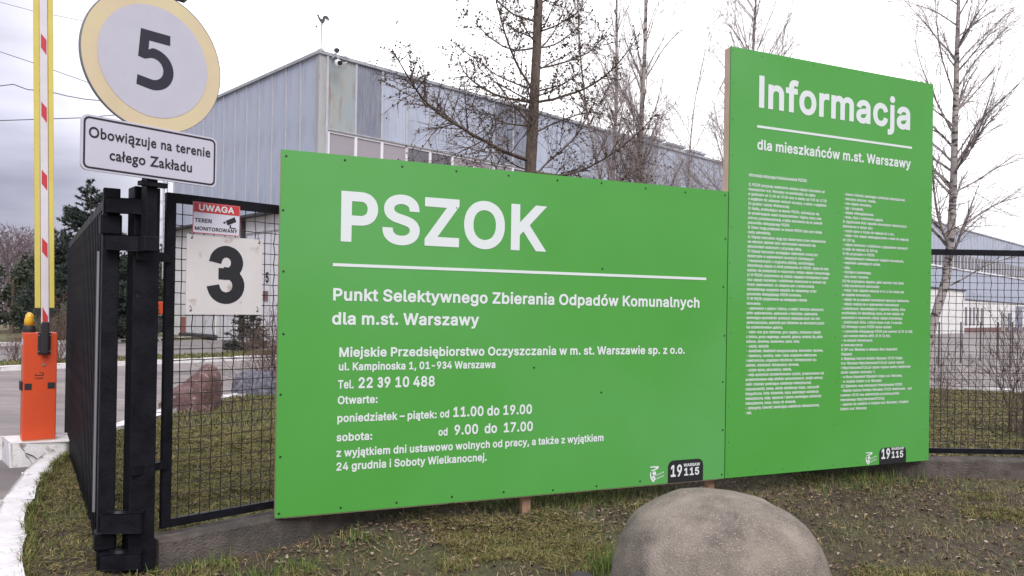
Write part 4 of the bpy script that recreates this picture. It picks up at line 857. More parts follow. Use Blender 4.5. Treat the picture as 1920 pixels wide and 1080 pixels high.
def badge(root, x0, x1, z0, z1):
    w = x1 - x0; P = rrect(x0, x1, z0 - .06, z1, .055, -.0015)
    P = [(p[0], p[1], max(p[2], z0)) for p in P]
    Q = []
    for p in P:
        if not Q or (Vector(p) - Vector(Q[-1])).length > 1e-4: Q.append(p)
    m = MB(); m.poly(Q); b = m.build('badge', M_PBLACK, root)
    k = w / .36
    for s, a, c_, e_, w_ in (('19', .022, .050, .098, .128), ('115', .158, .052, .064, .168), ('WARSAW', .158, .128, .026, .168)):
        m = MB(); lettering(m, s, x0 + a * k, z0 + c_ * k, e_ * k, width=w_ * k, y=-.0030); m.build('lettering', M_WHITE, b)
def emblem(root, x0, x1, z0, z1):
    """small white emblem: cap, round face, curved tail and two tiny lines of script"""
    w, h = x1 - x0, z1 - z0; y = -.0022; m = MB(); f = lambda a, b: (x0 + a * w, y, z0 + b * h)
    m.poly([f(.02, .97), f(.28, .99), f(.66, .97), f(.64, .84), f(.40, .74), f(.14, .70), f(.10, .76), f(.36, .82), f(.50, .88), f(.30, .91), f(.04, .91)])
    m.disc((x0 + .34 * w, y, z0 + .56 * h), .13 * h, (1, 0, 0), (0, 0, 1), 12)
    m.poly([f(.06, .66), f(.12, .66), f(.12, .44), f(.22, .26), f(.36, .10), f(.32, .02), f(.20, .08), f(.07, .28), f(.03, .46)])
    m.poly([f(.16, .38), f(.34, .42), f(.42, .30), f(.42, .14), f(.36, .14), f(.26, .26)])
    m.build('emblem', M_WHITE, root)
    for s, zz in (('Zakochaj się', .030), ('w Warszawie', .0)):
        m = MB(); lettering(m, s, 0, 0, .013, width=w * .62, frame=lambda a, yy, c, q=zz: (x0 + .42 * w + a, y - .0004, z0 + .16 * h + q + c + a * .3)); m.build('script', M_WHITE, root)
# left board: 3.745 wide
LB = board_root(0, 'wide low green board headed PSZOK with opening hours')
LW, Z0, ZL, ZR = 3.745, .135, 2.612, 3.872
MB().box(0, LW, 0, .012, Z0, ZL).build('panel', M_GREEN, LB)
for a, b in ((.004, .054), (1.23, 1.28), (2.46, 2.51), (3.69, 3.741)): MB().box(a, b, .0125, .085, Z0 - .008, ZL - .01).build('stud', M_WOOD, LB)
for z in (Z0 - .010, 1.35, ZL - .065):
    for a, b in ((.056, 1.228), (1.282, 2.458), (2.512, 3.688)): MB().box(a, b, .0125, .07, z, z + .05).build('rail', M_WOOD, LB)
for u in (1.87,): MB().box(u, u + .07, .088, .14, -.25, 2.0).build('leg', M_WOODD, LB)
screws(LB, edge_pts(LW, Z0, ZL, 9, 6) + [(1.9, 1.12), (1.25, 2.3), (2.5, 1.9), (2.5, .9)])
def line(root, s, x0, x1, z, cap, y=-.0022, name='lettering'):
    nat = sum(glyph(c)[0] for c in s); k = (x1 - x0) / nat; pos = 0.0; word = ''; start = 0.0
    for c in s + ' ':
        if c == ' ':
            if word:
                w = sum(glyph(q)[0] for q in word); m = MB(); lettering(m, word, x0 + start * k, z, cap, width=w * k, y=y); m.build(name, M_WHITE, root)
            word = ''; pos += glyph(' ')[0]; start = pos
        else: word += c; pos += glyph(c)[0]
line(LB, 'PSZOK', .385, 1.995, 2.012, .350, name='headline')
MB().box(.357, 3.523, -.0024, -.0004, 1.839, 1.860).build('rule', M_WHITE, LB)
line(LB, 'Punkt Selektywnego Zbierania Odpadów Komunalnych', .357, 3.465, 1.602, .086)
line(LB, 'dla m.st. Warszawy', .357, 1.45, 1.436, .086)
line(LB, 'Miejskie Przedsiębiorstwo Oczyszczania w m. st. Warszawie sp. z o.o.', .408, 3.318, 1.212, .066)
line(LB, 'ul. Kampinoska 1, 01-934 Warszawa', .408, 1.59, 1.118, .055)
line(LB, 'Tel.', .406, .52, .992, .060); line(LB, '22 39 10 488', .545, 1.115, .992, .076)
line(LB, 'Otwarte:', .405, .692, .885, .056)
line(LB, 'poniedziałek – piątek:', .404, 1.132, .760, .056); line(LB, 'od', 1.152, 1.228, .762, .056); line(LB, '11.00 do 19.00', 1.250, 1.902, .762, .074)
line(LB, 'sobota:', .402, .658, .628, .056); line(LB, 'od', 1.142, 1.218, .630, .056); line(LB, '9.00  do  17.00', 1.262, 1.912, .630, .074)
line(LB, 'z wyjątkiem dni ustawowo wolnych od pracy, a także z wyjątkiem', .402, 2.54, .520, .056)
line(LB, '24 grudnia i Soboty Wielkanocnej.', .402, 1.532, .425, .056)
badge(LB, 3.160, 3.520, Z0, .322); emblem(LB, 2.978, 3.115, .150, .288)
# right board: 2.51 wide, 3.74 tall
RB = board_root(3.752, 'tall green board headed Informacja with two columns of small print')
RW = 2.515
MB().box(0, RW, -.003, .010, Z0, ZR).build('panel', M_GREEN, RB)
for a, b in ((.0, .05), (1.23, 1.28), (RW - .055, RW - .005)): MB().box(a, b, .0105, .082, Z0 + .002, ZR - .004).build('stud', M_WOOD, RB)
for z in (Z0, 1.35, 2.60, ZR - .065):
    for a, b in ((.052, 1.228), (1.282, RW - .057)): MB().box(a, b, .0105, .07, z, z + .05).build('rail', M_WOOD, RB)
MB().box(-.10, -.03, .1, .15, -.25, 2.0).build('leg', M_WOODD, RB)
screws(RB, edge_pts(RW, Z0, ZR, 8, 12) + [(1.26, z) for z in (.55, .95, 1.35, 1.75, 2.1, 2.5)])
X = lambda u: u - 3.752
def rl(s, u0, u1, z, cap, **k): return line(RB, s, X(u0), X(u1), z, cap, y=-.0052, **k)
rl('Informacja', 4.048, 5.972, 3.378, .282, name='headline')
MB().box(X(4.047), X(5.973), -.0054, -.0034, 3.199, 3.220).build('rule', M_WHITE, RB)
rl('dla mieszkańców m.st. Warszawy', 4.050, 5.962, 3.006, .090)
C1 = """1) PSZOK przyjmuje selektywnie zebrane odpady komunalne od
mieszkańców m.st. Warszawy od poniedziałku do piątku
w godzinach od 11.00 do 19.00 oraz w soboty od 9.00 do 17.00
z wyjątkiem dni ustawowo wolnych od pracy, a także z wyjątkiem
24 grudnia i soboty Wielkanocnej.
2) Każdy, przebywający na terenie PSZOK, zobowiązuje się
do przestrzegania zasad bezpieczeństwa i higieny pracy oraz
ochrony przeciwpożarowej, a także stosowania się do poleceń
pracownika obsługującego PSZOK.
3) Dzieci mogą przebywać na terenie PSZOK tylko pod opieką
osoby pełnoletniej.
4) Odpady komunalne mogą być dostarczane przez mieszkańców
we własnym zakresie tylko samochodami osobowymi lub
samochodami osobowymi z przyczepą lekką.
5) Odpady komunalne wymagające opakowania muszą być
dostarczane w opakowaniach szczelnych (nieciekących
i nieuszkodzonych) z oryginalną etykietą, umożliwiającą
identyfikację odpadu w chwili przekazania do PSZOK, chyba że brak
etykiety nie przeszkodzi w rozpoznaniu rodzaju odpadu komunalnego.
6) W PSZOK przyjmowane są odpady ulegające biodegradacji luzem
oraz odpady budowlane i rozbiórkowe dostarczone w workach lub
innych opakowaniach, co związane jest z koniecznością
samodzielnego wysypania odpadów do wskazanego przez
pracownika obsługującego PSZOK kontenera.
7) W PSZOK przyjmowane są następujące odpady
komunalne:
- opakowania z papieru i tektury, z metali i tworzyw sztucznych,
szkło opakowaniowe, opakowania z tekstyliów, opakowania
zawierające pozostałości substancji niebezpiecznych lub nimi
zanieczyszczone, pojemniki pod ciśnieniem po aerozolach,zużyte
lub przeterminowane gaśnice,
- beton oraz gruz betonowy, gruz ceglany, zmieszane odpady
z betonu, gruzu ceglanego, ceramiki, glazury, terakoty itp.,szkło
okienne, drzwiowe, bezbarwne, lustra, farby
- odzież, tekstylia
- świetlówki, świetlówki energooszczędne, termometry rtęciowe,
- telewizory, monitory, małe i duże urządzenia elektryczne
i elektroniczne, urządzenia chłodnicze i klimatyzacyjne np.:
lodówki, chłodziarki, klimatyzatory domowe,
- zużyte opony, akumulatory, baterie,
- oleje spożywcze (przeterminowane zużyte), przepracowane lub
przeterminowane oleje silników samochodowych, środki ochrony
roślin (również zawierające substancje niebezpieczne),
rozpuszczalniki, kwasy, alkalia (substancje żrące), odczynniki
fotograficzne, farby drukarskie, tusze zawierające substancje
niebezpieczne, kleje, lepiszcze i żywice zawierające substancje
niebezpieczne, tusze, tonery do drukarek,
- detergenty (również zawierające substancje niebezpieczne),
-leki,""".split('\n')
C2 = """- drewno (również zawierające substancje niebezpieczne),
- tworzywa sztuczne i metale,
- inne odpady komunalne,
- igły i strzykawki,
- odpady wielkogabarytowe,
- trawa, liście i rozdrobnione gałęzie.
8) Ograniczenia ilości odpadów komunalnych dostarczonych
jednorazowo w danym dniu:
- zużyte opony w liczbie nie większej niż 4 szt.,
- meble i inne odpady wielkogabarytowe o masie nie większej
niż 100 kg,
- odpady budowlane i rozbiórkowe z gospodarstw domowych
o masie nie większej niż 200 kg.
9) Nie przyjmujemy w PSZOK:
- niesegregowanych zmieszanych odpadów komunalnych,
- materiałów zawierających azbest,
- papy,
- styropianu budowlanego,
- karp drzew i krzewów.
10) Nie przyjmujemy odpadów, jeżeli zachodzi choć jedna
z niżej wymienionych okoliczności:
- rodzaj i ilość odpadów wskazuje na to, iż nie należą one
do odpadów komunalnych,
- odpady nie są odpadami komunalnymi zebranymi selektywnie,
- odpady znajdują się w opakowaniach nieszczelnych
i uszkodzonych, nieposiadających oryginalnej etykiety, która
umożliwiałaby ich identyfikację chyba, że brak etykiety nie
przeszkodzi w rozpoznaniu rodzaju odpadu komunalnego,
- przekroczeniu limitu, o którym mowa w pkt. 8 powyżej.
11) Informacje o pracy PSZOK można uzyskać:
- u pracownika obsługującego PSZOK pod numerem 22 39 10 488,
- pod numerem telefonu MPO: 22 39 10 500,
- na stronach internetowych:
a) www.mpo.com.pl
b) BIP m.st. Warszawy w zakładce: Biuro Gospodarki
Odpadami,
c) Miejskiego Centrum Kontaktu Warszawy 19115 Urzędu
m.st. Warszawy https://warszawa19115.pl/-/pszok-mpszok
i https://warszawa19115.pl/-/pszok-mpszok-punkty-selektywnej-
zbiorki-odpadow-komunalny-1
- w Biurze Gospodarki Odpadami Urzędu m.st. Warszawy,
- w Urzędzie Dzielnic m.st. Warszawy
12) Zgłaszanie uwag dotyczących funkcjonowania PSZOK:
- Miejskie Centrum Kontaktu Warszawa 19115: telefonicznie - pod
numerem 19115 oraz elektronicznie za pomocą portalu
internetowego https://warszawa19115.pl,
- pisemnie lub osobiście w Urzędzie m.st. Warszawy i Urzędach
Dzielnic m.st. Warszawy""".split('\n')
SX1 = .97 / (max(sum(glyph(c)[0] * (1.5 if c == ' ' else 1) for c in s) for s in C1) * .0255 / CAP)
def column(L, u, ztop, zbot):
    m = MB(); dz = (ztop - zbot) / (len(L) - 1)
    for i, s in enumerate(L):
        m = MB(); lettering(m, s, X(u), ztop - i * dz, .0255, sx=SX1, y=-.0050, wordgap=1.5); m.build('text_line', M_WHITE, RB)
column(C1, 3.960, 2.680, .678); column(C2, 5.078, 2.678, .672)
m = MB(); lettering(m, 'Informacje dotyczące funkcjonowania PSZOK:', X(3.962), 2.762, .029, width=.672, y=-.0050); m.build('column_heading', M_WHITE, RB)
badge(RB, X(5.588), X(5.950), Z0, .292); emblem(RB, X(5.405), X(5.545), .140, .262)
for o in RB.children:            # the tall panel stands 3 mm proud, so its badge does too
    if o.name.split('.')[0] in ('badge', 'emblem', 'script'): o.location.y = -.0032

# ------------------------------------------------------------------ barrier
M_ORANGE = mat('orange_enamel', (0.62, 0.075, 0.018, 1), (0.55, 0.065, 0.018, 1), scale=3, rough=0.38, rough2=0.5, c3=(0.45, 0.07, 0.03, 1), s3=14, lo3=.66, hi3=.75)
M_RUB = mat('black_rubber', (0.015, 0.015, 0.018, 1), rough=0.6)
M_BOOM = mat('boom_white', (0.66, 0.62, 0.64, 1), (0.60, 0.56, 0.57, 1), scale=5, rough=0.4)
M_YEL = mat('yellow_strip', (0.62, 0.52, 0.11, 1), (0.58, 0.47, 0.10, 1), scale=6, rough=0.5)
bc = gnd(41, 829, .215)
bc = Vector((bc.x, bc.y, 0))
M_RUB = mat('black_rubber', (0.015, 0.015, 0.018, 1), rough=0.6)
bs = empty('barrier_plinth', bc, math.radians(36), 'cracked whitewashed concrete block under the orange barrier cabinet', 'concrete block')
m = MB(); P = [(-.10, -.14), (.36, -.16), (.44, -.02), (.62, .02), (.80, .36), (-.14, .36)]
m.prism([(x, y, -.1) for x, y in P], (0, 0, .315)); m.build('block', M_KERB, bs, bevel=.02)
m = MB(); cp = [(-.02, .19), (.01, .16), (.02, .11), (.05, .08), (.07, .03)]
for (a, b), (c_, d_) in zip(cp, cp[1:]): m.poly([(a, -.155, b + .004), (a, -.155, b - .004), (c_, -.157, d_ - .004), (c_, -.157, d_ + .004)])
cp = [(.02, .13), (.08, .10), (.12, .06), (.17, .04), (.24, .02)]
for (a, b), (c_, d_) in zip(cp, cp[1:]): m.poly([(a, -.160, b + .005), (a, -.160, b - .005), (c_, -.1625, d_ - .005), (c_, -.1625, d_ + .005)])
m.build('crack', M_RUB, bs, kind='stuff')
br = empty('parking_barrier', bc + Vector((0, 0, .215)), math.radians(36), 'orange barrier cabinet with raised red and white boom between yellow strips', 'barrier')
MB().box(0, .282, 0, .25, .012, 1.05).build('cabinet', M_ORANGE, br, bevel=.006)
MB().box(.009, .273, -.0022, -.0002, .035, 1.025).build('door', M_ORANGE, br, bevel=.001)
MB().box(.004, .278, .006, .24, 0, .014).build('foot', mat('rusty_foot', (.45, .30, .2, 1), rough=.8), br)
m = MB(); m.box(.012, .072, -.006, -.0022, .50, .56); m.box(.205, .268, -.006, -.0022, .505, .565); m.box(-.02, .0, .02, .18, .495, .575); m.build('reflex_strip', M_RUB, br)
m = MB(); m.box(-.003, 0, .08, .17, .93, .99); m.build('side_label', M_PLATE, br)
m = MB(); lettering(m, 'CAME', .098, .60, .018, width=.070, y=-.0032)
m.poly([(.098, -.0032, .632), (.168, -.0032, .632), (.172, -.0032, .662), (.135, -.0032, .664), (.140, -.0032, .656), (.162, -.0032, .655), (.160, -.0032, .640), (.106, -.0032, .640), (.104, -.0032, .655), (.098, -.0032, .655)])
m.build('maker_mark', M_RUB, br)
m = MB(); m.tube([(.17, -.012, .74), (.17, 0.0, .74)], .013, 10); m.build('lock', M_ALU, br)
bk = MB(); bk.box(.115, .225, -.014, 0, .84, 1.055); bk.build('arm_plate', M_RUB, br, bevel=.006)
m = MB(); m.box(.138, .202, -.075, -.014, .845, 1.16); m.build('arm_clamp', M_RUB, br, bevel=.012)
for x in (.123, .217):
    for z in (.87, 1.025):
        m = MB(); m.tube([(x, -.021, z), (x, -.014, z)], .007, 8); m.build('bolt', M_ALU, br)
arm = MB(); arm.box(-.033, .033, -.02, .02, 0, 4.6); ao_ = arm.build('boom', M_BOOM, br, bevel=.008)
ao_.location = (.170, -.046, 1.13); ao_.rotation_euler = (0, -.021, 0)
for k in range(9):
    z = .02 + k * .655
    if k == 0: P = [(-.024, 0.0), (.022, 0.0), (.022, .05), (-.024, .145)]
    else: P = [(-.024, z + .03), (.022, z - .035), (.022, z + .11), (-.024, z + .165)]
    if z > 4.4: break
    m = MB(); m.poly([(x, -.0212, zz + (.03 if k == 0 else 0)) for x, zz in P]); q = m.build('red_mark', M_RED, ao_)
for x0, x1, nm in ((-.083, -.036, 0), (.036, .080, 1)):
    m = MB(); m.box(x0, x1, -.012, .03, .16, 4.5); q = m.build('rubber_profile', M_YEL, ao_, bevel=.006)
    m = MB(); m.box(x0 + .006, x1 - .006, -.008, .026, .09, .158); m.build('profile_end', M_RUB, ao_)
lp = MB(); lp.tube([(.052, .12, 1.05), (.052, .12, 1.085), (.052, .12, 1.115)], [.055, .055, .048], 18); b_ = lp.build('beacon_base', M_RUB, br)
lp = MB(); lp.tube([(.052, .12, 1.115), (.052, .12, 1.17), (.055, .12, 1.215), (.062, .12, 1.235), (.065, .12, 1.24)], [.045, .043, .038, .030, .01], 18); lp.build('beacon_lens', mat('amber_lens', (.70, .40, .02, 1), rough=.2, coat=.5), br, smooth=True)

# ------------------------------------------------------------------ boulders
def boulder(name, c, r, seed, m, label, rz=0.0, e=2.3, amp=.06, n=72, shape=None, group=None):
    th = np.linspace(0, 2 * np.pi, n, endpoint=False); ph = np.linspace(-np.pi / 2, np.pi / 2, n // 2 + 1)
    T, P = np.meshgrid(th, ph)
    x, y, z = np.cos(P) * np.cos(T), np.cos(P) * np.sin(T), np.sin(P)
    k = (np.abs(x) ** e + np.abs(y) ** e + np.abs(z) ** e) ** (-1 / e)
    o = seed * 7.3
    nn = (vn(x * 1.3 + o, y * 1.3 + z * 1.1, 1.0, 4) - .5) * 2.2 + (vn(x + z * 1.4 + o, y * 2 - z, 2.4, 5) - .5) * 1.0 + (vn(x * 2 + y + o, z * 3 + y, 5, 6) - .5) * .35 + (vn(x * 2 - y + o, z * 3 + y, 16, 7) - .5) * .10
    k = k * (1 + nn * amp)
    V = np.stack([x * k * r[0], y * k * r[1], z * k * r[2]], -1)
    if shape: V = shape(V)
    V = V.reshape(-1, 3); h = T.shape
    idx = np.arange(h[0] * h[1]).reshape(h); a = idx[:-1]; b = idx[1:]
    F = np.stack([a, np.roll(a, -1, 1), np.roll(b, -1, 1), b], -1).reshape(-1, 4)
    ob = np_obj(name, V, F, m, smooth=True, label=label, cat='boulder', group=group)
    ob.location = c; ob.rotation_euler = (0, 0, rz); return ob
M_ROCK = mat('granite', (0.12, 0.10, 0.080, 1), (0.25, 0.215, 0.172, 1), scale=5.5, rough=0.85, bump=0.55, bscale=120,
             c3=(0.36, 0.30, 0.24, 1), s3=130, lo3=.54, hi3=.70)
def fshape(V):
    V = V.copy(); zz = V[..., 2]
    V[..., 0] += .05 * np.clip(zz / .5, 0, 1) * -1
    V[..., 2] -= (.05 * np.clip((V[..., 0] - .1) / .5, 0, 1) ** 2 + .12 * np.clip((-V[..., 0] - .12) / .45, 0, 1) ** 1.5) * np.clip(zz / .1, 0, 1)
    V[..., 2] = np.where(V[..., 2] > .47, .47 + (V[..., 2] - .47) * .75, V[..., 2])
    return V
boulder('boulder', (1.085, 4.12, .085), (.555, .50, .545), 1, M_ROCK, 'large rounded grey brown boulder in the foreground grass before the boards', e=2.4, amp=.035, n=140)
M_RROCK = mat('red_granite', (0.085, 0.045, 0.042, 1), (0.16, 0.095, 0.085, 1), scale=7, rough=0.85, bump=0.6, bscale=30, c3=(0.28, 0.21, 0.19, 1), s3=22, lo3=.56, hi3=.66)
M_GROCK = mat('grey_granite', (0.06, 0.06, 0.075, 1), (0.20, 0.20, 0.235, 1), scale=16, rough=0.85, bump=0.6, bscale=30)
p = gnd(352, 775)
boulder('boulder', (p.x + .03, p.y, .16), (.36, .30, .50), 4, M_RROCK, 'reddish pointed boulder seen through the mesh beneath the number 3 sign', e=2.6, amp=.14, shape=lambda V: np.stack([V[..., 0] + .12 * np.clip(V[..., 2], 0, 1), V[..., 1], V[..., 2] * np.where(V[..., 2] > 0, .38 + .62 * np.clip((V[..., 0] + .34) / .5, 0, 1), 1)], -1))
p = gnd(487, 746)
boulder('boulder', (p.x, p.y, .14), (.46, .38, .36), 9, M_GROCK, 'blue grey speckled boulder beside the bare bush behind the mesh', e=2.5, amp=.12)
p = gnd(1092, 1082)
boulder('boulder', (p.x, p.y, -.06), (.09, .08, .09), 3, mat('dark_stone', (.05, .045, .045, 1), rough=.85), 'small dark stone left of the large foreground boulder', n=24)

# ------------------------------------------------------------------ bollards in the yard, truck, cables
first = None
for i, (px, py) in enumerate(((1760, 686), (1801, 681), (1838, 677), (1871, 672), (1898, 668))):
    p = gnd(px, py)
    lab = ['first thin dark post in the yard counted from the tall green board', 'second thin dark post in the yard from the tall green board', 'third thin dark post in the yard from the tall green board', 'fourth thin dark post in the yard, left of the right bush', 'fifth thin dark post in the yard, rising out of the right bush'][i]
    if first is None:
        first = MB().tube([(0, 0, -.05), (0, 0, 1.42)], .024, 8).build('yard_post', mat('post_grey', (.06, .05, .05, 1), rough=.7)); o = first
    else: o = first.copy(); COL.objects.link(o)
    o.location = p; tag(o, lab, 'post', 'thin dark posts in the yard behind the mesh')
tp = pt(262, 570, 44)
tk = empty('truck', (tp.x, tp.y, 0), math.radians(6), 'orange truck parked beyond the gate, glimpsed through the gaps beside the post', 'truck')
MB().box(-2.9, -1.2, -1.1, 1.1, .95, 2.1).build('cab', M_ORANGE, tk, bevel=.08)
MB().box(-2.75, -1.25, -1.0, 1.0, 2.1, 2.75).build('cab_window', M_PANED, tk)
MB().box(-1.1, 2.9, -1.15, 1.15, 1.05, 1.75).build('body', M_ORANGE, tk, bevel=.03)
MB().box(-2.9, 2.9, -.5, .5, .6, .95).build('chassis', M_RUB, tk)
for i in range(12): MB().box(-1.0 + i * .33, -.95 + i * .33, -1.19, -1.15, 1.1, 1.7).build('side_rib', M_DGREY, tk)
for x in (-2.1, 1.2, 2.3):
    for y in (-1.0, .8):
        MB().tube([(x, y - .12, .5), (x, y + .16, .5)], .5, 20).build('wheel', M_RUB, tk)
def cable(name, pts, r, label):
    P = []
    for (x0, y0, d0), (x1, y1, d1) in zip(pts, pts[1:]):
        for k in range(8):
            t = k / 8; P.append(pt(x0 + (x1 - x0) * t, y0 + (y1 - y0) * t, d0 + (d1 - d0) * t))
    P.append(pt(*pts[-1]))
    return MB().tube(P, r, 4).build(name, mat('cable_grey', (.12, .12, .14, 1), rough=.7), label=label, cat='cable', group='overhead cables at the upper left')
cable('overhead_cable', [(-260, 20, 30), (0, 97, 33), (60, 117, 34), (180, 160, 37), (330, 217, 41)], .014, 'straight overhead cable sloping down behind the boom and the round sign')
cable('overhead_cable', [(-260, 170, 30), (-60, 158, 32), (0, 161, 33), (25, 158, 33.4), (52, 168, 34), (90, 171, 34.6), (126, 180, 35.5), (160, 186, 36), (203, 190, 37), (330, 219, 41)], .020, 'wavy overhead cable passing the boom beside the lower half of the round sign')
cable('overhead_cable', [(-260, 232, 30), (0, 226, 33), (150, 221, 36), (235, 214, 38), (330, 221, 41)], .020, 'nearly level overhead cable just above the white text plate')
cable('overhead_cable', [(-260, -55, 33), (0, 4, 33), (60, 20, 33), (160, 40, 33), (420, 84, 32), (598, 93, 29.9)], .010, 'faint highest overhead cable reaching the hall corner')

# ------------------------------------------------------------------ vegetation
def grow(P, D, L, R, n, wander, lift, tipr=.25):
    """M random curved shoots: P,D (M,3), L,R (M,) -> points (M,n+1,3), radii (M,n+1)"""
    M = len(P); pts = np.zeros((M, n + 1, 3)); pts[:, 0] = P; d = D / np.linalg.norm(D, axis=1)[:, None]
    bend = RNG.normal(0, wander * .6, (M, 3))
    lift = np.broadcast_to(np.asarray(lift, float), (M,))
    for k in range(n):
        d = d + RNG.normal(0, wander, (M, 3)) + bend * .5
        d[:, 2] += lift; d /= np.linalg.norm(d, axis=1)[:, None]
        pts[:, k + 1] = pts[:, k] + d * (L / n)[:, None]
    t = np.linspace(0, 1, n + 1)[None]
    return pts, R[:, None] * (1 - t * (1 - tipr))
def spawn(pts, rad, L, per, t0, t1, ang, dang, lf, rf, n, wander, lift, up=None, flat=0.0):
    M, K, _ = pts.shape; K -= 1
    cnt = np.maximum((per * L / np.mean(L)).astype(int), 1) if per < 400 else per
    i = np.repeat(np.arange(M), cnt); N = len(i)
    t = RNG.uniform(t0, t1, N); s = t * K; a = np.minimum(s.astype(int), K - 1); f = (s - a)[:, None]
    p = pts[i, a] * (1 - f) + pts[i, a + 1] * f
    tg = pts[i, a + 1] - pts[i, a]; tg /= np.linalg.norm(tg, axis=1)[:, None] + 1e-9
    rv = RNG.normal(0, 1, (N, 3)); rv[:, 2] *= (1 - flat)
    if up is not None: rv[:, 2] += up
    pr = rv - (rv * tg).sum(1)[:, None] * tg; pr /= np.linalg.norm(pr, axis=1)[:, None] + 1e-9
    A = RNG.normal(ang, dang, N)[:, None]
    d = tg * np.cos(A) + pr * np.sin(A)
    Lc = L[i] * lf * (1.15 - .75 * t) * RNG.uniform(.55, 1.25, N)
    Rr = np.minimum(rad[i, a] * .8, rad[i, 0] * rf) * RNG.uniform(.7, 1.1, N)
    q, r = grow(p, d, Lc, Rr, n, wander, lift)
    return q, r, Lc
def tubes(sets, sides=3):
    Vs, Fs, off = [], [], 0
    for pts, rad in sets:
        M, K, _ = pts.shape
        tg = np.empty_like(pts); tg[:, 1:-1] = pts[:, 2:] - pts[:, :-2]; tg[:, 0] = pts[:, 1] - pts[:, 0]; tg[:, -1] = pts[:, -1] - pts[:, -2]
        tg /= np.linalg.norm(tg, axis=2)[..., None] + 1e-9
        ref = np.where(np.abs(tg[..., 2:3]) > .9, np.array([1., 0, 0]), np.array([0, 0, 1.]))
        a = np.cross(tg, ref); a /= np.linalg.norm(a, axis=2)[..., None] + 1e-9; b = np.cross(tg, a)
        th = 2 * np.pi * np.arange(sides) / sides
        V = pts[:, :, None] + (a[:, :, None] * np.cos(th)[None, None, :, None] + b[:, :, None] * np.sin(th)[None, None, :, None]) * rad[:, :, None, None]
        idx = off + np.arange(M * K * sides).reshape(M, K, sides); r = np.roll(idx, -1, 2)
        Fs.append(np.stack([idx[:, :-1], r[:, :-1], r[:, 1:], idx[:, 1:]], -1).reshape(-1, 4)); Vs.append(V.reshape(-1, 3)); off += M * K * sides
    return np.concatenate(Vs), np.concatenate(Fs)
def resample(P, R, n):
    P = np.array([list(p) for p in P], float); d = np.r_[0, np.cumsum(np.linalg.norm(np.diff(P, axis=0), axis=1))]
    # smooth a little (Catmull like) by quadratic interpolation of the chord
    s = np.linspace(0, d[-1], n + 1); Q = np.stack([np.interp(s, d, P[:, k]) for k in range(3)], 1)
    for _ in range(2): Q[1:-1] = (Q[:-2] + 2 * Q[1:-1] + Q[2:]) / 4
    return Q, np.interp(s, d, np.linspace(0, d[-1], len(R)) * 0 + R) if False else np.interp(np.linspace(0, 1, n + 1), np.linspace(0, 1, len(R)), R)
def rel(V, o): return V - np.array(list(o))
M_LARCH = mat('larch_bark', (0.085, 0.062, 0.048, 1), (0.16, 0.12, 0.095, 1), scale=10, stretch=(3, 3, 1), rough=0.9, bump=0.8, bscale=30, c3=(0.17, 0.17, 0.09, 1), s3=4, lo3=.58, hi3=.7)
M_TWIG = mat('dark_twig', (0.09, 0.062, 0.05, 1), (0.15, 0.11, 0.09, 1), scale=2, rough=0.9)
M_BTWIG = mat('birch_twig', (0.25, 0.20, 0.19, 1), (0.34, 0.285, 0.27, 1), scale=2, rough=0.85)
M_BIRCH = mat('birch_bark', (0.42, 0.38, 0.35, 1), (0.30, 0.26, 0.24, 1), scale=6, rough=0.8, stretch=(1, 1, 2.5), c3=(0.05, 0.042, 0.038, 1), s3=7, lo3=.52, hi3=.60)
M_CONE = mat('larch_cone', (0.07, 0.05, 0.04, 1), (0.11, 0.08, 0.06, 1), scale=20, rough=0.9)

def pxpath(pp, Y, dd=0.0): return [pt(x, y, Y + dd * i / max(len(pp) - 1, 1)) for i, (x, y) in enumerate(pp)]
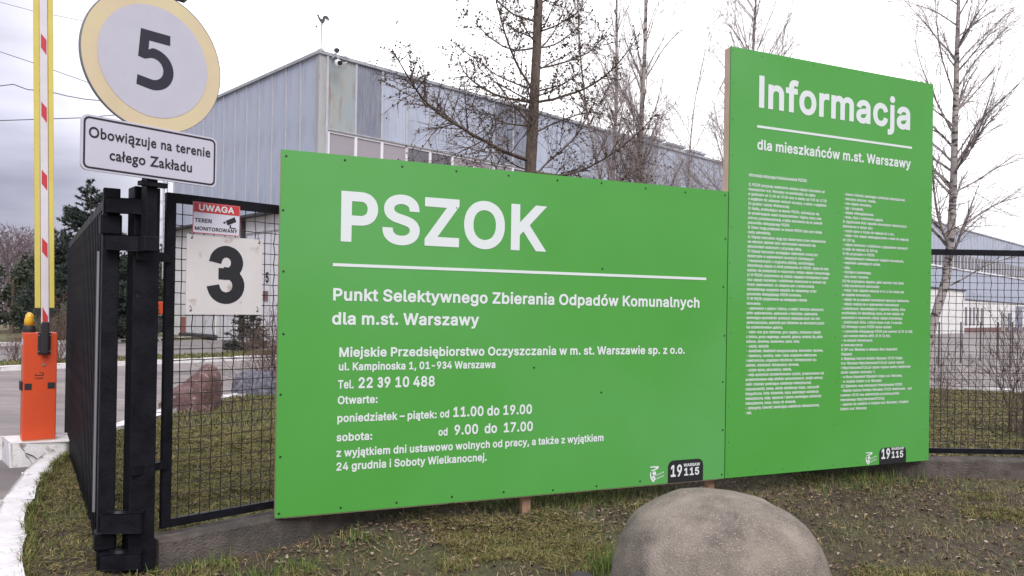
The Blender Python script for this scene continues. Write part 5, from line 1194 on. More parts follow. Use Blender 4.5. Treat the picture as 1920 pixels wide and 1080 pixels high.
# --- larch
LY = 10.6
base = gnd(984, 802); base = Vector((base.x, LY, 0))
larch = empty('larch_tree', base, 0, 'bare larch covered in small dark cones behind the left green board', 'tree')
tp_ = [Vector((base.x, base.y, -.1))] + pxpath([(990, 560), (993, 330), (999, 240), (1004, 150), (1008, 60), (1011, -40), (1014, -330)], LY)
tq, tr = resample(tp_, [.125, .10, .085, .075, .062, .048, .012], 24)
V, F = tubes([(tq[None], tr[None])], 10)
V += (RNG.random(V.shape) - .5) * .006
np_obj('trunk', rel(V, base), F, M_LARCH, larch, smooth=True)
LIMBS = [([(990, 300), (940, 283), (862, 238), (800, 200), (765, 145), (735, 92)], .034, -1.6),
         ([(800, 200), (775, 160), (768, 120), (770, 80)], .013, -.2), ([(870, 243), (830, 210), (770, 180), (715, 150)], .014, -.6),
         ([(998, 192), (950, 185), (905, 168), (866, 135), (852, 80)], .024, .8),
         ([(1000, 170), (968, 122), (945, 60), (930, 0), (912, -70)], .022, -.7),
         ([(1005, 40), (960, 27), (925, -5), (890, -60)], .018, .6),
         ([(1006, 192), (1060, 182), (1112, 160), (1160, 122), (1200, 60)], .024, -.9),
         ([(1008, 130), (1060, 118), (1112, 95), (1150, 42)], .018, .9),
         ([(1010, 60), (1050, 45), (1090, 18), (1115, -30)], .016, -.5),
         ([(996, 322), (1060, 332), (1125, 305), (1190, 258), (1235, 208)], .022, -1.2),
         ([(997, 335), (1030, 300), (1072, 268), (1112, 202), (1130, 150)], .018, 1.0),
         ([(990, 345), (940, 330), (880, 322), (820, 330), (790, 300)], .02, -1.0),
         ([(1000, 250), (1060, 222), (1110, 208), (1165, 228)], .016, .9),
         ([(1000, 238), (945, 232), (890, 205), (850, 205)], .016, 1.2),
         ([(1003, 90), (960, 95), (915, 70), (880, 30), (860, 10)], .016, -1.1),
         ([(1006, 100), (1040, 60), (1065, 0), (1080, -60)], .015, 1.2),
         ([(992, 420), (1080, 400), (1160, 340), (1220, 300)], .022, 1.6), ([(992, 430), (900, 420), (830, 380), (760, 300)], .022, 1.5)]
pL, rL, lL = [], [], []
for pp, r, dd in LIMBS:
    q, rr = resample(pxpath(pp, LY, dd), [r, r * .65, r * .2], 14); q[:, 2] += RNG.normal(0, .004, 15); pL.append(q); rL.append(rr); lL.append(np.linalg.norm(np.diff(q, axis=0), axis=1).sum())
pL, rL, lL = np.array(pL), np.array(rL), np.array(lL)
n0 = 34; hz = RNG.uniform(1.2, 6.6, n0); az = RNG.uniform(0, 2 * np.pi, n0)
P0 = np.stack([np.interp(hz, tq[:, 2], tq[:, 0]), np.interp(hz, tq[:, 2], tq[:, 1]), hz], 1)
D0 = np.stack([np.cos(az), np.sin(az), RNG.uniform(-.1, .5, n0)], 1)
L0_ = RNG.uniform(.9, 2.0, n0) * (1.2 - hz / 9)
q0, r0 = grow(P0, D0, L0_, np.full(n0, .013), 14, .05, .05)
pA = np.concatenate([pL, q0]); rA_ = np.concatenate([rL, r0]); lA = np.concatenate([lL, L0_])
s1 = spawn(pA, rA_, lA, 25, .10, .97, 1.0, .3, .34, .38, 8, .07, -.01)
s2 = spawn(s1[0], s1[1], s1[2], 6, .1, .95, .9, .35, .48, .6, 4, .08, -.03)
V, F = tubes([(pL, rL * .85), (q0, r0)], 5); np_obj('limb', rel(V, base), F, M_LARCH, larch, smooth=True, kind='stuff')
V, F = tubes([(s1[0], np.maximum(s1[1] * .8, .0024)), (s2[0], np.maximum(s2[1] * .8, .0016))], 3)
np_obj('crown', rel(V, base), F, M_TWIG, larch, kind='stuff')
def cones(pts, n, size):
    M, K, _ = pts.shape; i = RNG.integers(0, M, n); k = RNG.integers(1, K - 1, n)
    c = pts[i, k] + RNG.normal(0, .006, (n, 3)) + np.array([0, 0, .012])
    s = size * RNG.uniform(.7, 1.3, n)
    B = np.array([(1, 0, 0), (0, 1, 0), (-1, 0, 0), (0, -1, 0), (.25, .1, 1.3), (0, 0, -.9)], float)
    V = c[:, None] + B[None] * s[:, None, None] * RNG.uniform(.8, 1.2, (n, 6, 1))
    T = np.array([(0, 1, 4), (1, 2, 4), (2, 3, 4), (3, 0, 4), (1, 0, 5), (2, 1, 5), (3, 2, 5), (0, 3, 5)])
    return V.reshape(-1, 3), (T[None] + 6 * np.arange(n)[:, None, None]).reshape(-1, 3)
V1, F1 = cones(s1[0], 3600, .0125); V2, F2 = cones(pA[:, 4:], 500, .013); V3, F3 = cones(s2[0], 1800, .012)
V = np.concatenate([V1, V2, V3]); F = np.concatenate([F1, F2 + len(V1), F3 + len(V1) + len(V2)])
np_obj('cone_cluster', rel(V, base), F, M_CONE, larch, kind='stuff')

# --- birches
def birch(path, Y, rb, label, nl, Lm, ang=.55, dens=1.0, zmin=1.3, thin=1.0, limbs=(), name='birch_tree', rtop=.012):
    P = pxpath(path, Y); b = Vector((P[0].x, P[0].y, 0)); P = [Vector((b.x, b.y, -.1))] + P
    root = empty(name, b, 0, label, 'tree')
    q, r = resample(P, [rb, rb * .8, rb * .5, rtop], 26)
    q[1:-1, :2] += np.cumsum(RNG.normal(0, .006, (25, 2)), 0) * np.linspace(1, 0, 25)[:, None]
    V, F = tubes([(q[None], r[None])], 8); np_obj('trunk', rel(V, b), F, M_BIRCH, root, smooth=True)
    zt = q[-1, 2]; hz = zmin + (zt - zmin) * RNG.random(nl) ** .85
    fx = lambda k: np.interp(hz, q[:, 2], q[:, k])
    P0 = np.stack([fx(0), fx(1), hz], 1); az = RNG.uniform(0, 2 * np.pi, nl)
    D0 = np.stack([np.cos(az) * math.sin(ang), np.sin(az) * math.sin(ang), np.full(nl, math.cos(ang))], 1)
    L0 = RNG.uniform(.6, 1.15, nl) * Lm * (1.15 - .7 * (hz / zt)); R0 = np.interp(hz, q[:, 2], r) * .42
    q1, r1 = grow(P0, D0, L0, R0, 12, .045, .01, .18)
    sets = [(q1, r1)]
    if limbs:
        ql, rl_, ll = [], [], []
        for pp, rr, dd in limbs:
            a, c_ = resample(pxpath(pp, Y, dd), [rr, rr * .6, rr * .15], 12); ql.append(a); rl_.append(c_); ll.append(np.linalg.norm(np.diff(a, axis=0), axis=1).sum())
        ql, rl_, ll = np.array(ql), np.array(rl_), np.array(ll); sets.append((ql, rl_))
        q1 = np.concatenate([q1, ql]); r1 = np.concatenate([r1, rl_]); L0 = np.concatenate([L0, ll])
    s1 = spawn(q1, r1, L0, int(13 * dens), .12, .95, .50, .2, .58, .5, 6, .06, .0)
    s2 = spawn(s1[0], s1[1], s1[2], int(6 * dens), .08, .97, .6, .25, .50, .7, 4, .08, -.04)
    V, F = tubes(sets, 5); np_obj('limb', rel(V, b), F, M_BTWIG if rb < .07 else M_BIRCH, root, smooth=True, kind='stuff')
    V, F = tubes([(s1[0], np.maximum(s1[1] * .65, .0026 * thin)), (s2[0], np.maximum(s2[1] * .45, .0018 * thin))], 3)
    np_obj('crown', rel(V, b), F, M_BTWIG, root, kind='stuff')
    return root
birch([(1200, 330), (1206, 180), (1211, 90), (1212, -60), (1214, -260)], 16, .075, 'slender pale birch nearest the tall board of the three behind the left board', 56, 2.1, ang=.45)
birch([(1148, 350), (1156, 200), (1155, 60), (1158, -200)], 17.5, .06, 'thin pale birch in the middle behind the left board, right of the larch', 46, 1.9, ang=.45)
birch([(1140, 400), (1100, 220), (1085, 80), (1080, -150)], 19, .045, 'thinnest birch just right of the larch trunk', 36, 1.7, ang=.5)
birch([(1405, 300), (1412, 120), (1417, 30), (1425, -220)], 17, .06, 'birch whose top shows above the left corner of the tall board', 80, 2.6, ang=.6)
birch([(1300, 500), (1290, 340), (1300, 200), (1330, 60)], 17, .03, 'low many stemmed sapling in front of the hall beside the tall board', 44, 2.3, ang=.6, rtop=.006, zmin=.6)
big = [([(1784, 470), (1764, 430), (1752, 370), (1744, 250)], .03, -.4), ([(1788, 440), (1830, 405), (1870, 380), (1930, 365)], .024, .6),
       ([(1789, 320), (1820, 290), (1850, 200), (1880, 110)], .022, -.5), ([(1787, 250), (1755, 190), (1725, 120), (1712, 60)], .020, .6),
       ([(1792, 170), (1830, 110), (1880, 60), (1915, 20)], .018, .4), ([(1790, 180), (1765, 110), (1755, 30), (1750, -40)], .016, -.4),
       ([(1790, 360), (1830, 340), (1890, 300), (1935, 270)], .018, .3), ([(1782, 535), (1812, 520), (1850, 495), (1915, 478), (1960, 470)], .016, -.6),
       ([(1787, 300), (1840, 220), (1900, 170), (1940, 120)], .016, -.8)]
birch([(1722, 740), (1748, 600), (1766, 560), (1777, 520), (1780, 470), (1788, 380), (1790, 260), (1794, 130), (1797, 30), (1802, -200)], 13.5, .085,
      'leaning birch with patchy bark behind the mesh fence right of the tall board', 46, 1.9, ang=.75, dens=1.1, zmin=2.4, limbs=big)

# --- bare shrubs
def shrub(p, h, n, spread, label, m=None, thick=.006, cat='bush', name='bare_bush', group=None, sub=7):
    root_ = Vector((p.x, p.y, 0)); az = RNG.uniform(0, 2 * np.pi, n); a = np.abs(RNG.normal(0, spread, n))
    P0 = np.stack([root_.x + RNG.normal(0, .10 * h, n), root_.y + RNG.normal(0, .10 * h, n), np.zeros(n)], 1)
    D0 = np.stack([np.cos(az) * np.sin(a), np.sin(az) * np.sin(a), np.cos(a)], 1)
    L0 = h * RNG.uniform(.6, 1.1, n)
    q, r = grow(P0, D0, L0, np.full(n, thick), 8, .06, 0.0)
    s1 = spawn(q, r, L0, sub, .25, .95, .6, .2, .42, .6, 5, .07, .0); s2 = spawn(s1[0], s1[1], s1[2], 3, .2, .95, .6, .2, .5, .7, 4, .08, 0)
    V, F = tubes([(q, r), (s1[0], np.maximum(s1[1], .0022)), (s2[0], np.maximum(s2[1], .0016))], 3)
    o = np_obj(name, rel(V, root_), F, m or M_TWIG, label=label, cat=cat, group=group); o.location = root_; return o
M_RTWIG = mat('red_brown_twig', (0.13, 0.075, 0.06, 1), (0.18, 0.12, 0.10, 1), scale=2, rough=.9)
shrub(gnd(512, 745), 1.6, 60, .5, 'bare reddish bush beside the left edge of the wide board behind the mesh', M_RTWIG)
shrub(gnd(1757, 775), 1.25, 14, .2, 'small upright bare bush against the right edge of the tall board', thick=.005)
shrub(gnd(1925, 822), 1.75, 46, .42, 'dense dark bare bush cut by the right edge of the photo', thick=.007)
shrub(gnd(1832, 735), .8, 5, .4, 'few dead sprigs standing at the lawn edge in the yard', thick=.004, sub=4)
shrub(gnd(118, 684), 1.7, 60, .4, 'bare brown bush just right of the orange barrier', M_RTWIG, thick=.008)
shrub(gnd(28, 682), .9, 34, .5, 'small bare bush left of the orange barrier', M_RTWIG, thick=.006)
p = gnd(1128, 1075)

# --- conifers: trunk, whorled boughs and real needles
M_NEEDLE = mat('spruce_needle', (0.028, 0.042, 0.030, 1), (0.05, 0.07, 0.055, 1), scale=1.5, rough=.8, attr='tint', lo=.3, hi=.7)
def conifer(p, h, w, label, nb=170, seed=0, name='spruce_tree', need=26, nl=.06):
    b = Vector((p.x, p.y, 0)); root = empty(name, b, 0, label, 'tree')
    q = np.array([[0, 0, -.1], [0.02, 0, h * .5], [0, 0, h]]); q, r = resample(q, [h * .018, h * .01, .006], 8)
    V, F = tubes([(q[None], r[None])], 7); np_obj('trunk', V, F, M_LARCH, root)
    z = h * (1 - RNG.random(nb) ** .62 * .95); az = RNG.uniform(0, 2 * np.pi, nb); L = w * (1 - z / h) ** .8 * RNG.uniform(.75, 1.15, nb) + .12 * w / 2
    up = .35 * (z / h) - .02
    q1, r1 = grow(np.stack([z * 0, z * 0, z], 1), np.stack([np.cos(az), np.sin(az), up], 1), L, np.full(nb, .012), 8, .04, .015)
    s1 = spawn(q1, r1, L, 12, .2, .98, .85, .15, .42, .5, 3, .05, -.01, flat=.7)
    V, F = tubes([(q1, r1), (s1[0], np.maximum(s1[1], .004))], 3); np_obj('limb', V, F, M_TWIG, root, kind='stuff')
    allp = [q1[:, 2:], s1[0]]; Vs = []; Cs = []
    for pts in allp:
        M, K, _ = pts.shape; n = M * need; i = np.repeat(np.arange(M), need); t = RNG.uniform(0, K - 1.001, n); a = t.astype(int); f = (t - a)[:, None]
        c = pts[i, a] * (1 - f) + pts[i, a + 1] * f; tg = pts[i, a + 1] - pts[i, a]; tg /= np.linalg.norm(tg, axis=1)[:, None] + 1e-9
        rv = RNG.normal(0, 1, (n, 3)); d = tg * .9 + rv * .55; d /= np.linalg.norm(d, axis=1)[:, None]
        sd_ = np.cross(d, RNG.normal(0, 1, (n, 3))); sd_ /= np.linalg.norm(sd_, axis=1)[:, None] + 1e-9
        ln = nl * RNG.uniform(.6, 1.3, n)[:, None]; wd = nl * .16
        Vs.append(np.stack([c - sd_ * wd, c + sd_ * wd, c + d * ln], 1)); g = RNG.uniform(.6, 1.5, n)
        Cs.append(np.repeat(np.stack([g, g, g, g * 0 + 1], 1), 3, 0))
    V = np.concatenate(Vs).reshape(-1, 3); F = np.arange(len(V)).reshape(-1, 3)
    np_obj('crown', V, F, M_NEEDLE, root, col=np.concatenate(Cs), kind='stuff')
conifer(pt(166, 600, 33), 6.7, 2.6, 'dark spruce rising behind the open black gate leaf', nb=320, need=38, nl=.13)
conifer(pt(463, 600, 26.5), 1.75, .85, 'small young spruce below the number 3 sign in front of the hall', nb=70, need=14, nl=.08)

# --- leafy and twiggy masses far left
M_EVER = mat('evergreen_leaf', (0.030, 0.038, 0.022, 1), (0.055, 0.065, 0.035, 1), scale=1.0, rough=.8, attr='tint', lo=.3, hi=.7)
M_BROWN = mat('bare_hedge', (0.085, 0.062, 0.055, 1), (0.13, 0.10, 0.09, 1), scale=1, rough=.9, attr='tint', lo=.3, hi=.7)
def leafmass(name, p, rx, ry, h, n, size, m, label, cat, seed=0, clumps=26, kind=None, z0=.0, group=None):
    b = Vector((p.x, p.y, 0))
    th = RNG.uniform(0, 2 * np.pi, clumps); rr = np.sqrt(RNG.random(clumps)); zz = RNG.uniform(.12, .9, clumps)
    prof = np.sqrt(np.clip(1 - (zz - .35) ** 2 / .5, .15, 1))
    C = np.stack([np.cos(th) * rr * rx * prof, np.sin(th) * rr * ry * prof, z0 + zz * (h - z0)], 1); cr = RNG.uniform(.18, .38, clumps) * min(rx, h)
    i = RNG.integers(0, clumps, n); d = RNG.normal(0, 1, (n, 3)); d /= np.linalg.norm(d, axis=1)[:, None]
    c = C[i] + d * (cr[i] * RNG.random(n) ** .45)[:, None]; c[:, 2] = np.clip(c[:, 2], .03, None)
    a = RNG.normal(0, 1, (n, 3)); a /= np.linalg.norm(a, axis=1)[:, None]; s = np.cross(a, RNG.normal(0, 1, (n, 3))); s /= np.linalg.norm(s, axis=1)[:, None] + 1e-9
    L = size * RNG.uniform(.5, 1.4, n)[:, None]
    V = np.stack([c - s * L * .4, c + s * L * .4, c + a * L], 1).reshape(-1, 3); g = RNG.uniform(.55, 1.6, n)
    col = np.repeat(np.stack([g, g, g, g * 0 + 1], 1), 3, 0)
    o = np_obj(name, V, np.arange(3 * n).reshape(-1, 3), m, col=col, label=label, cat=cat, kind=kind, group=group); o.location = b
    return o
def tree_thing(name, p, rx, h, n, size, m, label, clumps=26, stem=.12):
    b = Vector((p.x, p.y, 0)); r = empty(name, b, 0, label, 'tree')
    MB().tube([(0, 0, -.1), (.05, 0, h * .4), (0, 0, h * .7)], [stem, stem * .7, stem * .3], 7).build('trunk', M_LARCH, r)
    o = leafmass('crown', Vector((0, 0, 0)), rx, rx, h, n, size, m, None, None, clumps=clumps, z0=h * .08); o.parent = r
    return r
tree_thing('evergreen_tree', pt(22, 600, 38), 2.2, 4.3, 9000, .16, M_EVER, 'dark evergreen tree behind the barrier at the left edge')
tree_thing('evergreen_tree', pt(62, 600, 42), 1.6, 3.3, 6000, .16, M_EVER, 'dark evergreen tree directly behind the striped boom')
tree_thing('evergreen_tree', pt(250, 600, 52), 2.8, 5.5, 6000, .2, M_EVER, 'dark evergreen tree behind the parked orange truck')
leafmass('clipped_shrub', pt(118, 610, 31), 1.0, .9, 1.75, 6000, .06, mat('box_leaf', (.05, .075, .03, 1), (.08, .11, .045, 1), scale=2, rough=.7, attr='tint'), 'rounded green shrub between the boom and the gate leaf', 'bush', clumps=40)
def bare_tree(p, h, label, n=26):
    b = Vector((p.x, p.y, 0)); r = empty('bare_tree', b, 0, label, 'tree')
    q = np.array([[0, 0, -.1], [.1, 0, h * .45], [0, .1, h * .8]]); q, rr = resample(q, [h * .014, h * .01, .02], 8)
    V, F = tubes([(q[None], rr[None])], 6); np_obj('trunk', V, F, M_TWIG, r)
    z = RNG.uniform(.2, .78, n) * h; az = RNG.uniform(0, 2 * np.pi, n)
    P0 = np.stack([np.interp(z, q[:, 2], q[:, 0]), np.interp(z, q[:, 2], q[:, 1]), z], 1); L = h * RNG.uniform(.22, .4, n)
    q1, r1 = grow(P0, np.stack([np.cos(az) * .7, np.sin(az) * .7, np.full(n, .8)], 1), L, np.full(n, .03), 7, .07, .02)
    s1 = spawn(q1, r1, L, 9, .15, .95, .6, .2, .45, .5, 5, .07, 0); s2 = spawn(s1[0], s1[1], s1[2], 5, .1, .95, .6, .2, .5, .6, 4, .07, 0)
    V, F = tubes([(q1, r1), (s1[0], np.maximum(s1[1], .010)), (s2[0], np.maximum(s2[1], .008))], 3); np_obj('crown', V, F, M_BROWNT, r, kind='stuff')
M_BROWNT = mat('far_twig', (0.16, 0.12, 0.125, 1), (0.20, 0.16, 0.165, 1), scale=1, rough=.9)
bare_tree(pt(10, 600, 46), 6.2, 'bare brown tree above the dark evergreen at the left edge')
bare_tree(pt(48, 600, 50), 6.0, 'bare brown tree just left of the yellow edged boom')
bare_tree(pt(95, 600, 55), 5.8, 'bare brown tree between the boom and the dark spruce')
# far treelines, each read as one mass
def treeline(x0, x1, Y, h, n, size, m):
    X = RNG.uniform(x0, x1, n); top = h * (.55 + .55 * vn(X, X * 0, .11, 2) + .2 * vn(X, X * 0, .6, 3))
    c = np.stack([X, Y + RNG.normal(0, 3, n), RNG.random(n) ** .8 * top], 1)
    a = RNG.normal(0, 1, (n, 3)); a[:, 2] = np.abs(a[:, 2]) * 2.2; a /= np.linalg.norm(a, axis=1)[:, None]; s = np.cross(a, RNG.normal(0, 1, (n, 3))); s /= np.linalg.norm(s, axis=1)[:, None]
    L = size * RNG.uniform(.5, 1.6, n)[:, None]; V = np.stack([c - s * L * .10, c + s * L * .10, c + a * L], 1).reshape(-1, 3); g = RNG.uniform(.6, 1.5, n)
    np_obj('distant_trees', V, np.arange(3 * n).reshape(-1, 3), m, col=np.repeat(np.stack([g, g, g, g * 0 + 1], 1), 3, 0), kind='stuff')
M_LILAC = mat('far_bare_wood', (0.17, 0.135, 0.15, 1), (0.22, 0.18, 0.19, 1), scale=.3, rough=.9, attr='tint')
treeline(-85, -30, 90, 8.0, 36000, .6, M_LILAC)
treeline(100, 260, 230, 20, 12000, 1.2, M_LILAC)

# ------------------------------------------------------------------ grass blades, straw, litter
M_BLADE = mat('grass_blade', (1, 1, 1, 1), rough=.7, attr='tint', spec=.25)
PAL = np.array([(.095, .115, .026), (.15, .138, .042), (.27, .205, .092), (.075, .115, .022), (.12, .080, .045), (.19, .165, .058)])
def blades(x, y, L, Wd, pal_w, lean=.75, zoff=-.004):
    n = len(x); z = height(x, y) + zoff; az = RNG.uniform(0, 2 * np.pi, n); L = L * RNG.uniform(.5, 1.4, n)
    ln = np.clip(RNG.normal(lean, .3, n), .05, 1.45); dx, dy = np.cos(az), np.sin(az); px_, py_ = -dy, dx
    b = np.stack([x, y, z], 1)
    m1 = b + np.stack([dx * np.sin(ln * .6) * L * .5, dy * np.sin(ln * .6) * L * .5, np.cos(ln * .6) * L * .5], 1)
    l2 = np.clip(ln * 1.5, 0, 2.0)
    tip = m1 + np.stack([dx * np.sin(l2) * L * .5, dy * np.sin(l2) * L * .5, np.cos(l2) * L * .5], 1)
    tip[:, 2] = np.maximum(tip[:, 2], z + .004)
    w = (Wd * RNG.uniform(.7, 1.3, n))[:, None] * np.stack([px_, py_, 0 * px_], 1) / 2
    V = np.stack([b - w, b + w, m1 + w * .8, m1 - w * .8, tip], 1).reshape(-1, 3)
    T = np.array([(0, 1, 2), (0, 2, 3), (3, 2, 4)]); F = (T[None] + 5 * np.arange(n)[:, None, None]).reshape(-1, 3)
    ci = RNG.choice(len(PAL), n, p=np.array(pal_w) / sum(pal_w)); c = PAL[ci] * RNG.uniform(.65, 1.35, (n, 1))
    C = np.repeat(np.concatenate([c, np.ones((n, 1))], 1), 5, 0)
    return V, F, C
def thatch(x, y, L, Wd, pal_w, zoff=.004, el=.18):
    n = len(x); z = height(x, y) + zoff + RNG.random(n) * .012; az = RNG.uniform(0, 2 * np.pi, n); L = L * RNG.uniform(.5, 1.5, n)
    e = RNG.normal(el, .25, n); d = np.stack([np.cos(az) * np.cos(e), np.sin(az) * np.cos(e), np.sin(np.abs(e))], 1) * L[:, None]
    w = np.stack([-np.sin(az), np.cos(az), RNG.normal(0, .5, n)], 1) * (Wd * RNG.uniform(.6, 1.4, n))[:, None] / 2
    b = np.stack([x, y, z], 1); V = np.stack([b - w, b + w, b + d], 1).reshape(-1, 3)
    ci = RNG.choice(len(PAL), n, p=np.array(pal_w) / sum(pal_w)); c = PAL[ci] * RNG.uniform(.5, 1.4, (n, 1))
    return V, np.arange(3 * n).reshape(-1, 3), np.repeat(np.concatenate([c, np.ones((n, 1))], 1), 3, 0)
def scatter(n, x0, x1, y0, y1, dens, cond):
    x = RNG.uniform(x0, x1, n); y = RNG.uniform(y0, y1, n)
    k = inside_np(x, y, LAND) & cond(x, y) & (RNG.random(n) < dens(x, y)); return x[k], y[k]
front = lambda x, y: (fence_d(x, y) < -.13)
lawn = lambda x, y: (fence_d(x, y) > .13) & (leaf_side(x, y) > .05)
patch = lambda x, y: sstep(vn(x, y, .9, 4) * .6 + vn(x, y, 3.1, 5) * .4, .44, .60)
# front verge: thin, matted, bare soil in patches (soil strip under the boards)
def fdens(x, y):
    strip = sstep(-((x - BO.x) * -BN.x + (y - BO.y) * -BN.y), .0, .75)       # distance in front of the boards
    return (.06 + .94 * patch(x, y)) * (.12 + .88 * strip)
sets = []
x, y = scatter(150000, -2.6, 6.4, 3.1, 8.0, fdens, front); sets.append(blades(x, y, .050, .0042, (2.5, 4, 3.5, 1.5, 3.0, 5), lean=1.1))
x, y = scatter(520000, -2.6, 6.4, 3.1, 8.0, lambda x, y: .04 + .96 * patch(x, y), front); sets.append(thatch(x, y, .042, .0048, (2.5, 4, 3.5, 1.5, 6, 4)))
x, y = scatter(120000, -4.6, -1.7, 2.8, 9.0, lambda x, y: .7 + .3 * patch(x, y), lambda x, y: (fence_d(x, y) < -.1) | (leaf_side(x, y) < 0)); sets.append(thatch(x, y, .042, .0045, (3, 5, 3, 2, 3, 5)))
# blades hanging over the kerb edge
kk = np.array(KERB_IN); kk = kk[(kk[:, 1] > 2.5) & (kk[:, 1] < 9)]; ii = RNG.integers(0, len(kk) - 1, 5200); tt = RNG.random(5200)[:, None]
pp = kk[ii] * (1 - tt) + kk[ii + 1] * tt; ed = .035 * vn(pp[:, 0], pp[:, 1], 6, 5)
v, f, c = blades(pp[:, 0] + .01 - ed * 1.2 + RNG.random(5200) * .06, pp[:, 1] + RNG.normal(0, .02, 5200), .075, .0042, (4, 4, 2, 4, 1, 4), lean=.9, zoff=.02); sets.append((v, f, c))
x, y = scatter(34000, -2.6, 7, 2.0, 8.0, fdens, front); sets.append(blades(x, y, .075, .0045, (4, 3, 1, 4, .5, 3), lean=.6))
# left strip between kerb and open gate
x, y = scatter(75000, -4.6, -1.7, 2.8, 9.0, lambda x, y: .25 + .75 * patch(x, y), lambda x, y: (fence_d(x, y) < -.1) | (leaf_side(x, y) < 0)); sets.append(blades(x, y, .055, .0045, (2, 4, 5, 1.2, 3, 6), lean=1.15))
# green tufts
for px, py, n, sp, hh in ((1030, 940, 700, .28, .11), (1120, 925, 700, .3, .11), (950, 950, 350, .2, .09), (1140, 1062, 120, .05, .17), (1130, 1080, 90, .05, .15), (680, 1010, 160, .12, .09), (560, 1060, 160, .12, .08),
                          (365, 1050, 240, .12, .09), (275, 1066, 220, .09, .06), (1650, 895, 420, .3, .13), (1600, 905, 220, .2, .10), (1500, 905, 200, .3, .08), (470, 1075, 160, .1, .09), (750, 965, 140, .15, .07), (1200, 915, 260, .2, .1), (120, 985, 200, .25, .06), (70, 1060, 160, .2, .06)):
    c = gnd(px, py, -.02); x = c.x + RNG.normal(0, sp, n); y = c.y + RNG.normal(0, sp * .7, n)
    k = np.abs(fence_d(x, y)) > .12; v, f, c_ = blades(x[k], y[k], hh, .0046, (4, 1.5, .6, 6, .1, 1), lean=.5); c_[:, :3] *= (1.05, 1.25, 1.1); sets.append((v, f, c_))
V = []; F = []; C = []; off = 0
for v, f, c in sets: V.append(v); F.append(f + off); C.append(c); off += len(v)
np_obj('verge_grass', np.concatenate(V), np.concatenate(F), M_BLADE, col=np.concatenate(C), kind='stuff')
sets = []
x, y = scatter(150000, -4.7, -.6, 4.9, 9.5, lambda x, y: x * 0 + 1., lawn); sets.append(thatch(x, y, .06, .006, (4, 5, 4, 2.5, 2, 6)))
x, y = scatter(60000, -4.7, -.6, 4.9, 9.5, lambda x, y: .55 + .45 * patch(x, y), lawn); sets.append(blades(x, y, .065, .0042, (4, 5, 5, 2.5, 1, 6), lean=1.1))
x, y = scatter(38000, -4.8, .5, 9.5, 15.0, lambda x, y: .7 + .3 * patch(x, y), lawn); sets.append(blades(x, y, .07, .008, (6, 5, 2, 3, .6, 5), lean=.8))
x, y = scatter(110000, 3.0, 12.5, 8.1, 17, lambda x, y: x * 0 + 1., lawn); sets.append(thatch(x, y, .07, .010, (4, 5, 4, 2.5, 2, 6)))
x, y = scatter(40000, 3.0, 12.5, 8.1, 17, lambda x, y: .55 + .45 * patch(x, y), lawn); sets.append(blades(x, y, .06, .007, (3, 6, 4, 2, 1.5, 6), lean=.85))
V = []; F = []; C = []; off = 0
for v, f, c in sets: V.append(v); F.append(f + off); C.append(c); off += len(v)
np_obj('lawn_grass', np.concatenate(V), np.concatenate(F), M_BLADE, col=np.concatenate(C), kind='stuff')
# grass on the far planting beds
def bed_blades(P, n, z, L, Wd):
    t = RNG.random((n, 2)); a, b, c, d = [np.array(list(q)) for q in P]
    p = (a * (1 - t[:, :1]) + b * t[:, :1]) * (1 - t[:, 1:]) + (d * (1 - t[:, :1]) + c * t[:, :1]) * t[:, 1:]
    s = blades(p[:, 0], p[:, 1], L, Wd, (6, 4, 1, 4, .5, 3), lean=.6)
    V = s[0].reshape(n, 5, 3); V[:, :, 2] += (z - V[:, 0, 2])[:, None]; return V.reshape(-1, 3), s[1], s[2]
v, f, c = bed_blades([K1[0] + nb * .2, K1[3] + nb * .2, K1[3] + nb * 3.0, K1[0] + nb * 2.0], 11000, .06, .09, .02)
np_obj('bed_grass', v, f, M_BLADE, col=c, kind='stuff')
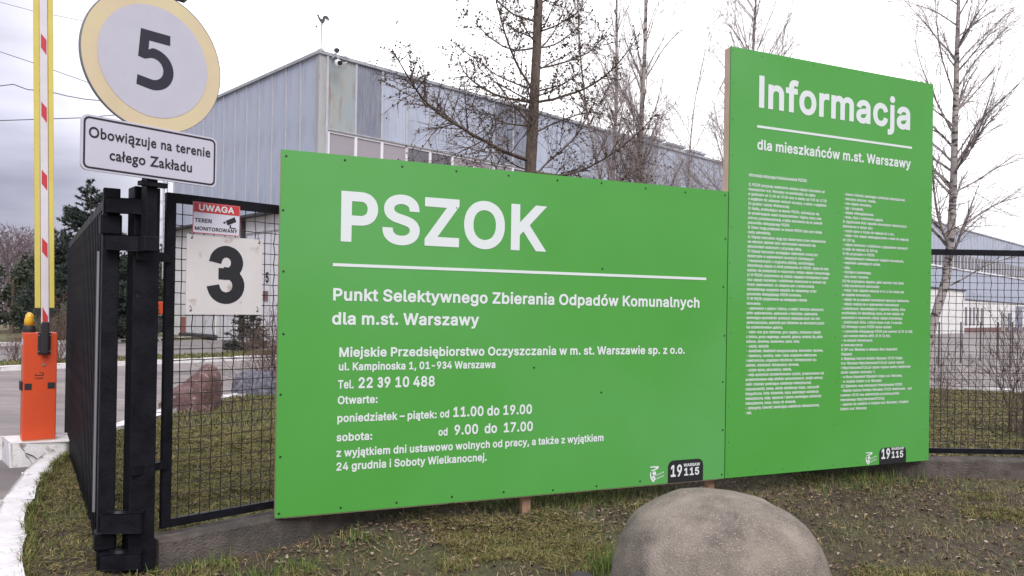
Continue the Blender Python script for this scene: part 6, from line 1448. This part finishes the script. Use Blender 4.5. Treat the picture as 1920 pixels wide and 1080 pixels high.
# straw and dead leaves
n = 9000; x, y = scatter(n * 2, -2.6, 6.4, 3.2, 7.9, lambda x, y: .9 - .4 * patch(x, y), front)
v, f, c = blades(x, y, .09, .0028, (0, 0, 3, 0, 3, .5), lean=1.35, zoff=.012)
np_obj('straw_litter', v, f, M_BLADE, col=c, kind='stuff')
def leaves(x, y, s, name):
    n = len(x); z = height(x, y) + .012; az = RNG.uniform(0, 2 * np.pi, n); s = s * RNG.uniform(.5, 1.3, n)
    base_ = np.array([(-1, 0, .1), (-.45, .42, .35), (.3, .38, .25), (1, 0, .15), (.3, -.38, .4), (-.45, -.42, .2), (0, 0, 0)])
    T = np.array([(6, 0, 1), (6, 1, 2), (6, 2, 3), (6, 3, 4), (6, 4, 5), (6, 5, 0)])
    B = base_[None] * np.array([1, 1, 1])[None, None] + RNG.normal(0, .10, (n, 7, 3)); B[..., 2] *= RNG.uniform(.2, 1.6, (n, 1))
    ca, sa = np.cos(az)[:, None], np.sin(az)[:, None]
    X = B[..., 0] * ca - B[..., 1] * sa; Y_ = B[..., 0] * sa + B[..., 1] * ca
    tz = RNG.normal(0, .35, (n, 1)); Z = B[..., 2] + X * tz
    V = np.stack([x[:, None] + X * s[:, None], y[:, None] + Y_ * s[:, None], z[:, None] + np.clip(Z, -.2, 2) * s[:, None]], -1).reshape(-1, 3)
    F = (T[None] + 7 * np.arange(n)[:, None, None]).reshape(-1, 3)
    pal = np.array([(.20, .13, .09), (.28, .19, .14), (.13, .085, .06), (.34, .26, .20), (.09, .06, .045)]); c = pal[RNG.integers(0, 5, n)] * RNG.uniform(.7, 1.25, (n, 1))
    np_obj(name, V, F, M_BLADE, col=np.repeat(np.concatenate([c, np.ones((n, 1))], 1), 7, 0), kind='stuff')
x, y = scatter(5200, -2.6, 6.6, 3.2, 7.9, lambda x, y: .2 + .8 * (1 - patch(x, y)), front)
x2 = BO.x + BU.x * RNG.uniform(.2, 6, 900) + BN.x * RNG.normal(.15, .25, 900); y2 = BO.y + BU.y * ((x2 - BO.x) / BU.x) + RNG.normal(-.15, .22, 900)
k = front(x2, y2); leaves(np.r_[x, x2[k]], np.r_[y, y2[k]], .021, 'dead_leaves')
x, y = scatter(800, -4.6, 12, 5, 16, lambda x, y: x * 0 + 1, lawn); leaves(x, y, .022, 'dead_leaves')
# soil crumbs
x, y = scatter(9000, -2.6, 6.5, 3.1, 7.9, lambda x, y: 1.0 - .8 * patch(x, y), front)
n = len(x); s = RNG.uniform(.004, .014, n); B = np.array([(1, 0, 0), (0, 1, 0), (-1, 0, 0), (0, -1, 0), (0, 0, .9)], float)
V = np.stack([x, y, height(x, y)], 1)[:, None] + B[None] * s[:, None, None] * RNG.uniform(.6, 1.3, (n, 5, 1))
T = np.array([(0, 1, 4), (1, 2, 4), (2, 3, 4), (3, 0, 4)]); np_obj('soil_crumbs', V.reshape(-1, 3), (T[None] + 5 * np.arange(n)[:, None, None]).reshape(-1, 3), M_SOIL, kind='stuff')
bpy.context.view_layer.update()
